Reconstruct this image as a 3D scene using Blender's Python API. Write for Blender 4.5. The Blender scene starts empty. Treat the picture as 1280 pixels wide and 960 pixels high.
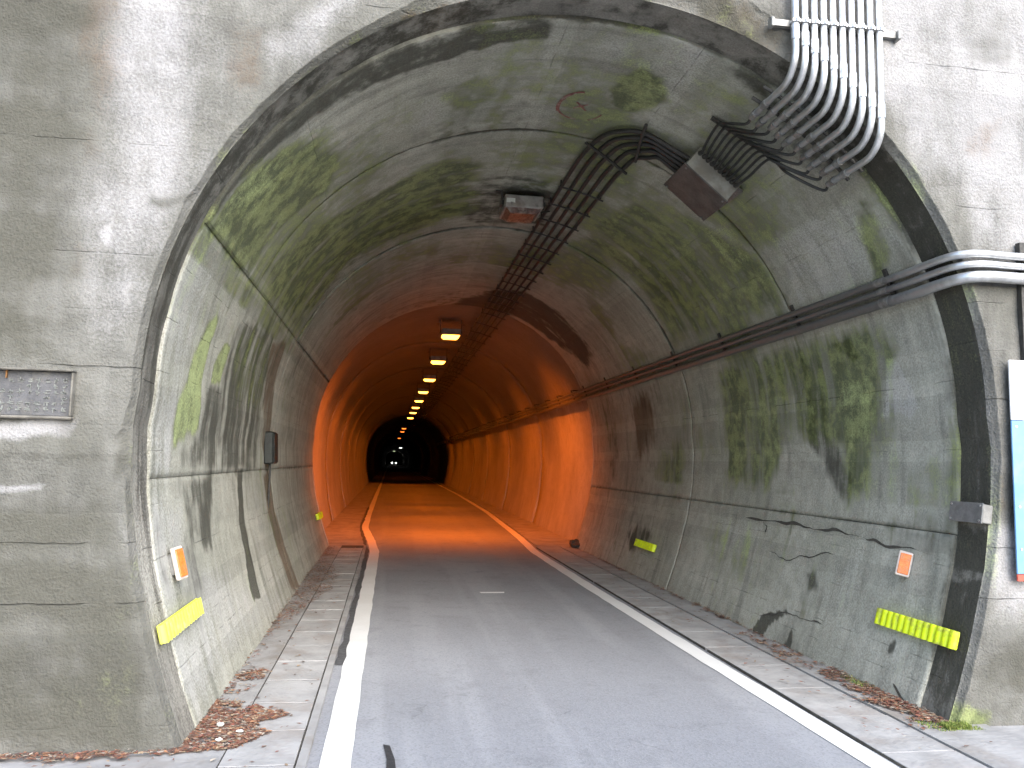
import bpy, math, random
import numpy as np
from mathutils import Matrix, Vector

# ------------------------------------------------------------------ camera, sky, sun, exposure
scene = bpy.context.scene
COL = scene.collection
cam_data = bpy.data.cameras.new('camera')
cam = bpy.data.objects.new('camera', cam_data)
COL.objects.link(cam)
cam.matrix_world = Matrix(((0.98841408, -0.03527169, -0.14762626, 0.0),
                           (-0.15034376, -0.09396485, -0.9841582, 0.0),
                           (0.02084124, 0.99495051, -0.09817906, 1.5),
                           (0, 0, 0, 1)))
cam_data.sensor_width = 36.0
cam_data.lens = 995.0 / 1280.0 * 36.0
cam_data.clip_start = 0.05
cam_data.clip_end = 3000.0
scene.camera = cam

SUN_EL, SUN_AZ = 34.0, 163.0          # azimuth measured clockwise from +Y (into the tunnel)
world = bpy.data.worlds.new('World')
scene.world = world
world.use_nodes = True
wn = world.node_tree
bg = wn.nodes['Background']
sky = wn.nodes.new('ShaderNodeTexSky')
sky.sky_type = 'NISHITA'
sky.sun_disc = False
sky.sun_elevation = math.radians(SUN_EL)
sky.sun_rotation = math.radians(SUN_AZ)
sky.air_density = 1.0
sky.dust_density = 1.6
sky.ozone_density = 1.0
wn.links.new(sky.outputs[0], bg.inputs[0])
bg.inputs[1].default_value = 0.15

sun_data = bpy.data.lights.new('sun', 'SUN')
sun_data.energy = 1.5
sun_data.angle = math.radians(70)
sun_data.color = (1.0, 0.99, 0.98)
sun = bpy.data.objects.new('sun', sun_data)
COL.objects.link(sun)
el, az = math.radians(SUN_EL), math.radians(SUN_AZ)
sdir = Vector((math.sin(az) * math.cos(el), math.cos(az) * math.cos(el), math.sin(el)))
sun.rotation_euler = sdir.to_track_quat('Z', 'Y').to_euler()
sun.location = sdir * 40

scene.view_settings.view_transform = 'Standard'
scene.view_settings.look = 'None'
scene.view_settings.gamma = 1.0
scene.view_settings.exposure = 1.7
scene.render.engine = 'CYCLES'
scene.cycles.use_denoising = True
scene.cycles.max_bounces = 6
scene.cycles.diffuse_bounces = 5
scene.cycles.glossy_bounces = 2
scene.cycles.caustics_reflective = False
scene.cycles.caustics_refractive = False
scene.cycles.use_adaptive_sampling = True
scene.cycles.adaptive_threshold = 0.03
scene.cycles.sample_clamp_indirect = 6.0
scene.cycles.use_light_tree = True

rng = random.Random(7)

# ------------------------------------------------------------------ stain outlines, in surface metres
LINING_STAINS = [
    ('M', 1.0, 0.14, [(2.88, 4.74), (3.25, 4.77), (3.55, 4.93), (3.89, 5.21), (4.02, 5.71), (3.85, 6.28), (3.22, 5.98), (2.9, 5.99)]),
    ('P', 0.6, 0.2, [(3.01, 4.83), (3.37, 4.9), (3.53, 5.02), (3.5, 5.33), (3.12, 5.14)]),
    ('M', 0.8, 0.15, [(2.96, 6.2), (3.53, 6.67), (4.3, 7.09), (5.0, 6.83), (5.33, 7.17), (5.39, 8.56), (4.77, 9.0), (3.95, 8.71), (3.26, 9.09), (2.91, 7.9)]),
    ('D', 0.5, 0.2, [(2.9, 7.83), (3.2, 7.24), (4.01, 7.75), (5.05, 7.59), (5.39, 8.56), (4.67, 8.94), (3.94, 8.93), (3.26, 9.6)]),
    ('M', 0.55, 0.06, [(4.81, 5.55), (5.12, 5.3), (5.3, 5.68), (5.08, 6.11)]),
    ('M', 0.5, 0.08, [(5.21, 6.16), (5.26, 5.31), (5.41, 5.0), (5.44, 5.51), (5.41, 6.36)]),
    ('M', 0.9, 0.06, [(6.12, 5.36), (6.21, 5.08), (6.42, 5.12), (6.54, 5.4), (6.37, 5.75), (6.19, 5.79)]),
    ('P', 0.55, 0.1, [(4.65, 5.51), (4.9, 5.54), (4.91, 6.1), (4.64, 6.06)]),
    ('P', 0.5, 0.1, [(5.64, 5.05), (6.22, 4.47), (6.64, 4.67), (6.67, 5.48), (5.98, 5.07)]),
    ('M', 0.62, 0.15, [(6.65, 8.04), (6.87, 7.02), (7.26, 6.86), (8.21, 6.3), (8.54, 6.4), (8.54, 8.29), (8.47, 9.17), (7.52, 9.01), (6.73, 8.91)]),
    ('D', 0.42, 0.2, [(6.85, 8.08), (7.39, 7.59), (8.25, 7.54), (8.51, 8.75), (7.58, 8.83)]),
    ('P', 0.45, 0.08, [(7.56, 6.88), (7.6, 6.41), (8.03, 6.63), (8.03, 6.96)]),
    ('M', 0.65, 0.1, [(8.89, 8.26), (8.85, 7.35), (8.83, 6.41), (8.86, 5.27), (9.12, 5.14), (9.45, 5.36), (10.16, 5.65), (10.23, 5.89), (9.79, 6.05), (9.67, 6.88), (10.23, 7.27), (10.11, 8.33)]),
    ('D', 0.5, 0.1, [(8.93, 7.06), (8.89, 6.3), (9.0, 5.98), (9.65, 6.14), (9.74, 6.68), (9.32, 6.99)]),
    ('D', 0.5, 0.06, [(9.64, 6.66), (9.58, 6.25), (10.04, 5.82), (10.24, 5.91), (9.99, 6.29)]),
    ('M', 0.95, 0.06, [(9.2, 5.96), (9.25, 5.57), (9.7, 5.57), (9.79, 5.91), (9.53, 6.03)]),
    ('P', 0.45, 0.06, [(9.2, 5.96), (9.25, 5.57), (9.7, 5.57), (9.79, 5.91), (9.53, 6.03)]),
    ('P', 0.75, 0.03, [(9.15, 5.31), (9.14, 5.19), (9.34, 5.08), (9.52, 5.01), (9.61, 5.1), (9.57, 5.47)]),
    ('P', 0.6, 0.05, [(7.95, 6.07), (7.98, 5.3), (7.94, 4.89), (8.34, 5.07), (8.58, 5.18), (8.54, 6.2)]),
    ('M', 0.7, 0.05, [(7.98, 4.87), (8.04, 4.82), (8.46, 4.84), (8.58, 5.18), (8.27, 5.09)]),
    ('P', 0.5, 0.08, [(8.15, 4.87), (8.31, 4.69), (8.52, 4.67), (8.48, 4.91)]),
    ('P', 0.4, 0.08, [(9.79, 5.61), (9.72, 5.21), (10.08, 5.15), (10.24, 5.51)]),
    ('P', 0.5, 0.1, [(10.46, 8.33), (10.5, 7.2), (10.84, 7.46), (10.88, 8.21)]),
    ('P', 0.35, 0.15, [(10.78, 6.69), (10.52, 5.64), (10.97, 5.42), (11.32, 6.2)]),
    ('M', 0.35, 0.2, [(10.57, 8.73), (10.46, 7.21), (11.15, 7.19), (11.17, 8.34)]),
    ('D', 1.0, 0.015, [(11.5, 6.95), (11.3, 6.85), (11.19, 6.45), (11.34, 6.67), (11.51, 6.74)]),  # hole at the wall foot, its shade painted as dark colour
    ('D', 1.0, 0.015, [(11.51, 6.37), (11.33, 6.31), (11.5, 6.22)]),  # smaller hole beside it, shade painted the same way
    ('D', 0.8, 0.05, [(10.86, 6.36), (10.82, 6.18), (10.96, 6.12), (10.98, 6.26)]),
    ('D', 0.9, 0.02, [(11.15, 5.1), (11.12, 5.02), (11.2, 5.03), (11.22, 5.1)]),
    ('D', 0.8, 0.03, [(8.93, 5.94), (8.91, 5.71), (9.1, 5.62), (9.1, 5.75)]),
    ('P', 0.55, 0.1, [(1.42, 4.46), (1.76, 4.54), (2.3, 4.6), (2.79, 4.66), (2.79, 5.31), (2.32, 5.32), (1.99, 5.19), (1.4, 5.07)]),
    ('P', 0.6, 0.15, [(1.33, 4.56), (1.29, 5.39), (0.9, 5.25), (0.38, 7.59), (0.06, 8.56), (0.09, 7.05), (0.11, 4.53), (0.56, 4.52)]),
    ('P', 0.35, 0.1, [(1.34, 7.54), (1.3, 8.95), (0.15, 8.78), (0.32, 7.49)]),
    ('M', 1.0, 0.05, [(2.47, 5.52), (2.49, 5.75), (2.09, 5.65), (1.71, 5.76), (1.59, 5.13), (1.86, 5.13), (2.18, 5.37)]),
    ('P', 0.85, 0.05, [(2.47, 5.52), (2.49, 5.75), (2.09, 5.65), (1.71, 5.76), (1.59, 5.13), (1.86, 5.13), (2.18, 5.37)]),
    ('M', 0.9, 0.02, [(2.38, 6.11), (2.37, 6.34), (2.08, 6.2), (2.06, 5.94), (2.21, 5.96)]),
    ('P', 0.6, 0.02, [(2.38, 6.11), (2.37, 6.34), (2.08, 6.2), (2.06, 5.94), (2.21, 5.96)]),
    ('D', 0.55, 0.06, [(1.58, 5.14), (1.67, 5.77), (2.05, 5.77), (2.06, 6.26), (2.64, 6.32), (2.8, 7.86), (2.14, 8.44), (1.4, 8.2), (1.44, 5.37)]),
    ('M', 0.35, 0.12, [(2.57, 6.13), (2.78, 7.91), (1.97, 8.46), (2.02, 6.93)]),
    ('D', 0.6, 0.08, [(1.4, 5.25), (1.42, 6.23), (0.86, 6.03), (0.93, 5.44)]),
    ('D', 0.55, 0.05, [(2.93, 4.39), (3.27, 4.69), (3.19, 4.84), (2.91, 4.69)]),
    ('D', 0.95, 0.02, [(1.42, 7.27), (1.41, 7.5), (0.32, 7.31), (0.35, 6.99)]),
    ('U', 1.0, 0.05, [(1.39, 8.7), (1.39, 9.15), (0.01, 9.61), (0.06, 8.96)]),
    ('U', 0.8, 0.05, [(2.66, 7.96), (2.82, 8.69), (1.39, 9.28), (1.39, 8.76)]),
    ('D', 0.9, 0.15, [(5.53, 14.18), (6.19, 12.52), (6.65, 12.06), (8.08, 12.27), (8.25, 13.01), (7.53, 13.81), (6.67, 13.82), (5.75, 15.15)]),
    ('U', 0.8, 0.2, [(8.95, 11.61), (8.93, 10.47), (9.66, 10.66), (9.95, 11.64)]),
    ('D', 0.95, 0.1, [(10.95, 11.34), (10.78, 10.74), (10.93, 10.28), (11.21, 10.97)]),
    ('D', 0.5, 0.08, [(5.17, 7.54), (6.08, 7.48), (6.37, 8.88), (5.47, 9.29), (5.21, 8.5)]),
    ('D', 0.75, 0.05, [(5.59, 7.99), (6.14, 7.76), (6.19, 8.02), (5.63, 8.3)]),
    ('M', 0.4, 0.15, [(5.25, 6.49), (6.39, 6.54), (6.13, 7.34), (5.51, 7.41)]),
    ('D', 0.6, 0.08, [(6.3, 4.52), (6.51, 4.34), (6.98, 4.48), (7.12, 4.89), (6.91, 4.85)]),
    ('D', 0.5, 0.05, [(6.89, 4.75), (7.67, 4.73), (7.81, 4.9), (7.55, 5.1)]),
    ('M', 0.4, 0.15, [(3.69, 8.94), (4.37, 9.44), (4.22, 10.9), (3.52, 10.77)]),
]
FACE_STAINS = [
    ('D', 0.85, 0.26, [(-2.92, 4.22), (-1.7, 4.38), (-1.63, 3.26), (-1.67, 2.95), (-1.69, 2.61), (-1.73, 2.27), (-1.75, 2.01), (-2.71, 1.97)]),
    ('U', 0.5, 0.14, [(-1.77, 4.19), (-1.55, 4.22), (-1.54, 3.4), (-1.62, 2.95), (-1.62, 2.57), (-1.76, 2.18), (-1.69, 2.86)]),
    ('P', 0.72, 0.2, [(-1.6, 4.12), (-1.14, 4.27), (-0.92, 3.55), (-1.1, 2.91), (-1.28, 2.54), (-1.33, 2.2), (-1.52, 2.02), (-1.62, 2.48), (-1.68, 2.73), (-1.6, 3.26)]),
    ('P', 0.55, 0.1, [(-0.77, 3.84), (-0.4, 4.16), (-0.05, 4.3), (-0.39, 3.88), (-0.72, 3.52)]),
    ('U', 0.35, 0.06, [(-1.06, 3.88), (-0.71, 3.89), (-0.7, 3.57), (-0.91, 3.41), (-1.05, 3.58)]),
    ('D', 0.3, 0.06, [(-1.06, 3.88), (-0.71, 3.89), (-0.7, 3.57), (-0.91, 3.41), (-1.05, 3.58)]),
    ('P', 1.0, 0.02, [(-1.54, 2.68), (-1.45, 2.69), (-1.47, 2.57), (-1.52, 2.59)]),
    ('D', 0.35, 0.1, [(-1.77, 2.18), (-1.48, 1.98), (-1.4, 1.37), (-1.71, 1.36)]),
    ('D', 0.66, 0.2, [(-2.65, 1.31), (-1.4, 1.33), (-1.3, 0.97), (-1.0, 0.0), (-2.52, -0.0)]),
    ('M', 0.06, 0.2, [(-2.63, 1.19), (-1.47, 1.21), (-1.28, 0.73), (-1.09, 0.06), (-2.53, 0.03)]),
    ('P', 0.9, 0.03, [(-2.32, 1.66), (-1.59, 1.66), (-1.62, 1.58), (-2.31, 1.56)]),
    ('P', 0.75, 0.02, [(-2.15, 1.33), (-1.7, 1.32), (-1.71, 1.28), (-2.14, 1.24)]),
    ('D', 0.6, 0.08, [(-2.21, 0.32), (-1.18, 0.3), (-1.0, 0.0), (-2.18, 0.0)]),
    ('D', 0.9, 0.03, [(-1.96, 0.31), (-1.67, 0.31), (-1.7, 0.21), (-1.95, 0.18)]),
    ('P', 0.5, 0.04, [(-1.36, 1.29), (-1.32, 1.29), (-1.23, 0.81), (-1.27, 0.79)]),
    ('P', 0.45, 0.06, [(-1.16, 0.57), (-1.09, 0.45), (-0.98, 0.06), (-1.03, 0.06)]),
    ('P', 0.75, 0.15, [(1.89, 4.85), (4.72, 5.21), (4.57, 2.85), (3.66, 2.79), (3.19, 3.42), (2.45, 4.08)]),
    ('U', 0.35, 0.08, [(3.36, 3.7), (3.75, 3.73), (3.74, 3.42), (3.35, 3.36)]),
    ('D', 0.35, 0.08, [(3.47, 4.4), (3.9, 4.5), (3.94, 4.07), (3.48, 4.02)]),
    ('D', 0.3, 0.08, [(3.04, 3.88), (3.42, 3.91), (3.36, 3.54), (3.03, 3.62)]),
    ('U', 0.3, 0.05, [(3.73, 3.15), (3.9, 3.17), (3.89, 2.96), (3.75, 2.95)]),
    ('D', 0.35, 0.08, [(3.62, 2.59), (3.84, 2.6), (3.73, 1.27), (3.64, 1.26)]),
    ('U', 0.45, 0.04, [(3.67, 1.85), (3.74, 1.85), (3.71, 1.27), (3.65, 1.26)]),
    ('P', 0.6, 0.1, [(3.59, 1.22), (4.47, 1.23), (4.44, 0.69), (3.51, 0.61)]),
    ('D', 0.5, 0.12, [(3.48, 0.56), (4.44, 0.69), (4.4, 0.03), (3.28, 0.04)]),
    ('U', 0.3, 0.05, [(3.45, 0.33), (3.76, 0.3), (3.76, 0.19), (3.42, 0.24)]),
    ('M', 1.0, 0.05, [(3.22, 0.06), (3.29, 0.18), (3.49, 0.1), (3.51, -0.02), (3.23, -0.02)]),
    ('M', 0.2, 0.03, [(1.73, 4.33), (2.04, 4.32), (2.32, 3.92), (2.24, 3.96), (1.88, 4.14)]),
    ('U', 0.6, 0.05, [(1.63, 4.4), (2.04, 4.34), (2.35, 3.92), (2.27, 3.9), (1.88, 4.12)]),
    ('D', 0.7, 0.05, [(1.63, 4.4), (2.04, 4.34), (2.35, 3.92), (2.27, 3.9), (1.88, 4.12)]),
    ('U', 0.8, 0.03, [(-0.04, 4.01), (0.28, 4.15), (0.28, 4.09), (0.01, 3.96)]),
    ('D', 0.5, 0.03, [(-1.34, 2.89), (-1.1, 2.91), (-1.1, 2.84), (-1.32, 2.82)]),
    ('D', 0.4, 0.03, [(-1.38, 1.61), (-1.3, 1.62), (-1.29, 1.37), (-1.38, 1.37)]),
]

# ------------------------------------------------------------------ noise, profiles
def _hash(ix, iy, seed):
    h = (ix * 374761393 + iy * 668265263 + seed * 974634721) & 0x7fffffff
    h = ((h ^ (h >> 13)) * 1274126177) & 0x7fffffff
    return ((h ^ (h >> 16)) & 0xffff) / 65535.0

def vnoise(x, y, seed=0):
    x = np.asarray(x, float); y = np.asarray(y, float)
    ix = np.floor(x).astype(np.int64); iy = np.floor(y).astype(np.int64)
    fx = x - ix; fy = y - iy
    fx = fx * fx * (3 - 2 * fx); fy = fy * fy * (3 - 2 * fy)
    a = _hash(ix, iy, seed); b = _hash(ix + 1, iy, seed)
    c = _hash(ix, iy + 1, seed); d = _hash(ix + 1, iy + 1, seed)
    return (a * (1 - fx) + b * fx) * (1 - fy) + (c * (1 - fx) + d * fx) * fy

def fbm(x, y, seed=0, octv=4):
    t = 0.0; amp = 0.5; n = 0.0
    for k in range(octv):
        t = t + amp * vnoise(np.asarray(x) * 2 ** k, np.asarray(y) * 2 ** k, seed + k)
        n += amp; amp *= 0.5
    return t / n

class Profile:
    """Horseshoe cross-section; s is arc length, 0 at the left foot (z = 0)."""
    def __init__(self, cx, cz, r, lowz, loww, drop=0.14):
        zl = np.linspace(-drop, cz, 500)
        wl = np.interp(zl, lowz, loww)
        a = np.linspace(math.pi, 0, 2400)[1:-1]
        x = np.r_[-wl, r * np.cos(a), wl[::-1]] + cx
        z = np.r_[zl, cz + r * np.sin(a), zl[::-1]]
        s = np.r_[0, np.cumsum(np.hypot(np.diff(x), np.diff(z)))]
        k0 = int(np.argmin(np.abs(zl)))
        s = s - s[k0]
        self.s, self.x, self.z, self.cx, self.cz, self.r = s, x, z, cx, cz, r
        self.lowz, self.loww = lowz, loww
        tx = np.gradient(x, s); tz = np.gradient(z, s)
        m = np.hypot(tx, tz)
        k = np.ones(41) / 41
        nx = -tz / m; nz = tx / m
        self.nx = np.convolve(np.pad(nx, 20, 'edge'), k, 'valid')
        self.nz = np.convolve(np.pad(nz, 20, 'edge'), k, 'valid')
        self.smin = s[0]; self.smax = s[-1]
        self.S = s[-1] + s[0]
    def at(self, s, off=0.0):
        x = np.interp(s, self.s, self.x); z = np.interp(s, self.s, self.z)
        nx = np.interp(s, self.s, self.nx); nz = np.interp(s, self.s, self.nz)
        return x + nx * off, z + nz * off
    def left_s(self, z):      # s on the left wall at height z
        h = len(self.s) // 2
        return float(np.interp(z, self.z[:h], self.s[:h]))
    def right_s(self, z):
        return self.S - self.left_s(z)
    def s_at_x(self, x):      # on the arch
        a = math.acos(max(-1, min(1, (x - self.cx) / self.r)))
        return float(np.interp(self.cx + self.r * math.cos(a), self.x[500:-500], self.s[500:-500]))

NEAR = Profile(1.155, 1.85, 2.455, [-.3, 0, .25, .48, .93, 1.3, 1.65, 1.85],
               [1.98, 2.12, 2.21, 2.285, 2.405, 2.46, 2.477, 2.455])
FAR = Profile(1.10, 1.80, 2.62, [-.3, 0, .5, 1.0, 1.5, 1.8], [2.30, 2.40, 2.52, 2.59, 2.63, 2.62])
# outward normal must point away from the bore
assert NEAR.at(NEAR.S / 2, 0.1)[1] > NEAR.at(NEAR.S / 2)[1]
Y_FACE, Y_LIN, Y_END = 4.356, 4.66, 14.1
SS = NEAR.S

def seg_dist(px, py, ax, ay, bx, by):
    vx, vy = bx - ax, by - ay
    L2 = vx * vx + vy * vy + 1e-12
    t = np.clip(((px - ax) * vx + (py - ay) * vy) / L2, 0, 1)
    return np.hypot(px - ax - t * vx, py - ay - t * vy)

def poly_mask(px, py, pts, feather):
    ins = np.zeros(px.shape, bool); d = np.full(px.shape, 1e9)
    n = len(pts)
    for i in range(n):
        ax, ay = pts[i]; bx, by = pts[(i + 1) % n]
        d = np.minimum(d, seg_dist(px, py, ax, ay, bx, by))
        c = ((ay > py) != (by > py)) & (px < (bx - ax) * (py - ay) / (by - ay + 1e-12) + ax)
        ins ^= c
    sd = np.where(ins, d, -d)
    return np.clip(sd / (2 * feather) + 0.5, 0, 1)

def paint(u, v, table, warp=0.05):
    """stain channels D (dark grime, dark holes), M (moss), P (pale lime), U (rust) at surface points"""
    out = {c: np.zeros(u.shape) for c in 'DMPU'}
    wu = u + (fbm(u * 4, v * 4, 11) - .5) * warp * 2
    wv = v + (fbm(u * 4, v * 4, 23) - .5) * warp * 2
    brk = np.clip(.30 + 1.25 * fbm(u * .9, v * 6, 131), 0, 1.12)
    brk2 = np.clip(.5 + .9 * fbm(u * 3, v * 3, 137), 0, 1.1)
    lo = (wu.min() - .5, wv.min() - .5); hi = (wu.max() + .5, wv.max() + .5)
    for ch, st, fe, pts in table:
        xs = [p[0] for p in pts]; ys = [p[1] for p in pts]
        if max(xs) < lo[0] or min(xs) > hi[0] or max(ys) < lo[1] or min(ys) > hi[1]:
            continue
        m = poly_mask(wu, wv, pts, fe) * st
        m = m * {'M': 1.4, 'D': 1.2}.get(ch, 1.0)
        if fe > .025: m = m * (brk if ch in 'MD' else brk2)
        out[ch] = np.maximum(out[ch], m)
    return out

# ------------------------------------------------------------------ mesh helpers
def link(o, parent=None, kind=None, label=None, cat=None, group=None):
    COL.objects.link(o)
    if parent is not None:
        o.parent = parent
        if parent.location.length > 0 or any(parent.rotation_euler):
            pass
    if kind: o['kind'] = kind
    if label: o['label'] = label
    if cat: o['category'] = cat
    if group: o['group'] = group
    return o

def thing(name, label, cat, loc=(0, 0, 0), group=None):
    o = bpy.data.objects.new(name, None)
    o.empty_display_size = 0.1
    o.location = loc
    return link(o, None, None, label, cat, group)

def child_fix(o, parent):
    """meshes are modelled in world metres: cancel the Empty's own translation"""
    o.parent = parent
    o.matrix_parent_inverse = Matrix.Translation(-Vector(parent.location))

class MB:
    def __init__(self): self.v = []; self.f = []; self.sm = []
    def add(self, vs, fs, smooth=False):
        b = len(self.v)
        self.v += [tuple(map(float, p)) for p in vs]
        self.f += [tuple(b + i for i in q) for q in fs]
        self.sm += [smooth] * len(fs)
        return self
    def box(self, c, size, rot=None, bev=0.0):
        c = Vector(c); hx, hy, hz = [k / 2 for k in size]
        rot = rot or Matrix.Identity(3)
        if bev <= 0:
            vs = [rot @ Vector((sx * hx, sy * hy, sz * hz)) + c for sx in (-1, 1) for sy in (-1, 1) for sz in (-1, 1)]
            fs = [(0, 1, 3, 2), (4, 6, 7, 5), (0, 4, 5, 1), (2, 3, 7, 6), (0, 2, 6, 4), (1, 5, 7, 3)]
            return self.add(vs, fs)
        b = min(bev, hx * .9, hy * .9, hz * .9)
        # chamfered: three inset copies of the box's corners
        vs = []; idx = {}
        for sx in (-1, 1):
            for sy in (-1, 1):
                for sz in (-1, 1):
                    for ax in range(3):
                        p = [sx * (hx - b), sy * (hy - b), sz * (hz - b)]
                        p[ax] = (sx, sy, sz)[ax] * (hx, hy, hz)[ax]
                        idx[(sx, sy, sz, ax)] = len(vs)
                        vs.append(rot @ Vector(p) + c)
        fs = []
        for ax in range(3):
            o1, o2 = [a for a in range(3) if a != ax]
            for sg in (-1, 1):
                q = []
                for a, bb in ((-1, -1), (1, -1), (1, 1), (-1, 1)):
                    k = [0, 0, 0]; k[ax] = sg; k[o1] = a; k[o2] = bb
                    q.append(idx[(*k, ax)])
                fs.append(tuple(q))
        for ax in range(3):
            o1, o2 = [a for a in range(3) if a != ax]
            for a in (-1, 1):
                for bb in (-1, 1):
                    k1 = [0, 0, 0]; k1[o1] = a; k1[o2] = bb; k1[ax] = -1
                    k2 = list(k1); k2[ax] = 1
                    fs.append((idx[(*k1, o1)], idx[(*k2, o1)], idx[(*k2, o2)], idx[(*k1, o2)]))
        for sx in (-1, 1):
            for sy in (-1, 1):
                for sz in (-1, 1):
                    fs.append(tuple(idx[(sx, sy, sz, a)] for a in range(3)))
        return self.add(vs, fs)
    def tube(self, path, r, n=10, cap=True):
        P = [Vector(p) for p in path]
        rs = r if isinstance(r, (list, tuple)) else [r] * len(P)
        T = []
        for i in range(len(P)):
            t = P[min(i + 1, len(P) - 1)] - P[max(i - 1, 0)]
            T.append(t.normalized())
        up = Vector((0, 0, 1)) if abs(T[0].z) < .9 else Vector((1, 0, 0))
        nrm = (up - T[0] * up.dot(T[0])).normalized()
        vs = []; fs = []
        for i, p in enumerate(P):
            nrm = (nrm - T[i] * nrm.dot(T[i])).normalized()
            bn = T[i].cross(nrm)
            for k in range(n):
                a = 2 * math.pi * k / n
                vs.append(p + (nrm * math.cos(a) + bn * math.sin(a)) * rs[i])
        for i in range(len(P) - 1):
            for k in range(n):
                k2 = (k + 1) % n
                fs.append((i * n + k, i * n + k2, (i + 1) * n + k2, (i + 1) * n + k))
        self.add(vs, fs, True)
        if cap:
            self.add(vs[:n], [tuple(range(n))[::-1]])
            self.add(vs[-n:], [tuple(range(n))])
        return self
    def ribbon(self, pts, normals_up, w):
        pass
    def build(self, name, mat, parent=None, **kw):
        me = bpy.data.meshes.new(name)
        me.from_pydata(self.v, [], self.f)
        me.polygons.foreach_set('use_smooth', self.sm)
        me.materials.append(mat)
        me.validate(); me.update()
        o = bpy.data.objects.new(name, me)
        link(o, None, **kw)
        if parent is not None: child_fix(o, parent)
        return o

def grid_mesh(name, X, Y, Z, mat, uv=None, stain=None, parent=None, smooth=True, flip=False, **kw):
    """X, Y, Z: 2-D arrays; uv: (U, V) arrays; stain: dict of DMPU arrays"""
    n, m = X.shape
    co = np.stack([X, Y, Z], -1).reshape(-1, 3)
    i = np.arange(n * m).reshape(n, m)
    q = np.stack([i[:-1, :-1], i[1:, :-1], i[1:, 1:], i[:-1, 1:]], -1).reshape(-1, 4)
    if flip: q = q[:, ::-1]
    me = bpy.data.meshes.new(name)
    me.vertices.add(n * m); me.vertices.foreach_set('co', co.ravel())
    nf = len(q)
    me.loops.add(nf * 4); me.loops.foreach_set('vertex_index', q.ravel().astype(np.int32))
    me.polygons.add(nf); me.polygons.foreach_set('loop_start', np.arange(0, nf * 4, 4, dtype=np.int32))
    me.polygons.foreach_set('use_smooth', np.full(nf, smooth))
    me.update(calc_edges=True)
    if uv is not None:
        u = me.uv_layers.new(name='surface')
        uvs = np.stack([uv[0], uv[1]], -1).reshape(-1, 2)[q.ravel()]
        u.data.foreach_set('uv', uvs.ravel().astype(np.float32))
    if stain is not None:
        a = me.attributes.new('stain', 'FLOAT_COLOR', 'POINT')
        c = np.stack([stain['D'], stain['M'], stain['P'], stain['U']], -1).reshape(-1, 4)
        a.data.foreach_set('color', c.ravel().astype(np.float32))
    me.materials.append(mat)
    me.validate()
    o = bpy.data.objects.new(name, me)
    link(o, None, **kw)
    if parent is not None: child_fix(o, parent)
    return o

# ------------------------------------------------------------------ materials
class NT:
    def __init__(self, name):
        self.m = bpy.data.materials.new(name); self.m.use_nodes = True
        self.t = self.m.node_tree
        self.bsdf = self.t.nodes['Principled BSDF']
    def n(self, typ, **kw):
        nd = self.t.nodes.new(typ)
        for k, v in kw.items(): setattr(nd, k, v)
        return nd
    def l(self, a, b): self.t.links.new(a, b)
    def setin(self, sock, v):
        if hasattr(v, 'node') or isinstance(v, bpy.types.NodeSocket): self.l(v, sock)
        else: sock.default_value = v
    def math(self, op, a, b=0.0, c=0.0, clamp=False):
        nd = self.n('ShaderNodeMath', operation=op); nd.use_clamp = clamp
        self.setin(nd.inputs[0], a); self.setin(nd.inputs[1], b); self.setin(nd.inputs[2], c)
        return nd.outputs[0]
    def mix(self, fac, a, b, mode='MIX'):
        nd = self.n('ShaderNodeMix', data_type='RGBA', blend_type=mode)
        self.setin(nd.inputs['Factor'], fac)
        self.setin(nd.inputs[6], a if hasattr(a, 'node') else (*a, 1)[:4])
        self.setin(nd.inputs[7], b if hasattr(b, 'node') else (*b, 1)[:4])
        return nd.outputs[2]
    def ramp(self, v, a, b, lo=0.0, hi=1.0, smooth=True):
        nd = self.n('ShaderNodeMapRange'); nd.clamp = True
        nd.interpolation_type = 'SMOOTHSTEP' if smooth else 'LINEAR'
        self.setin(nd.inputs[0], v)
        for i, k in enumerate((a, b, lo, hi)): nd.inputs[1 + i].default_value = k
        return nd.outputs[0]
    def noise(self, vec, scale, detail=4, rough=.55, sc=None, dim='3D'):
        if sc is not None:
            mp = self.n('ShaderNodeMapping'); mp.inputs['Scale'].default_value = sc
            self.l(vec, mp.inputs['Vector']); vec = mp.outputs[0]
        nd = self.n('ShaderNodeTexNoise', noise_dimensions=dim); nd.inputs['Scale'].default_value = scale
        nd.inputs['Detail'].default_value = detail; nd.inputs['Roughness'].default_value = rough
        self.l(vec, nd.inputs['Vector'])
        return nd.outputs[0]

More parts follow.
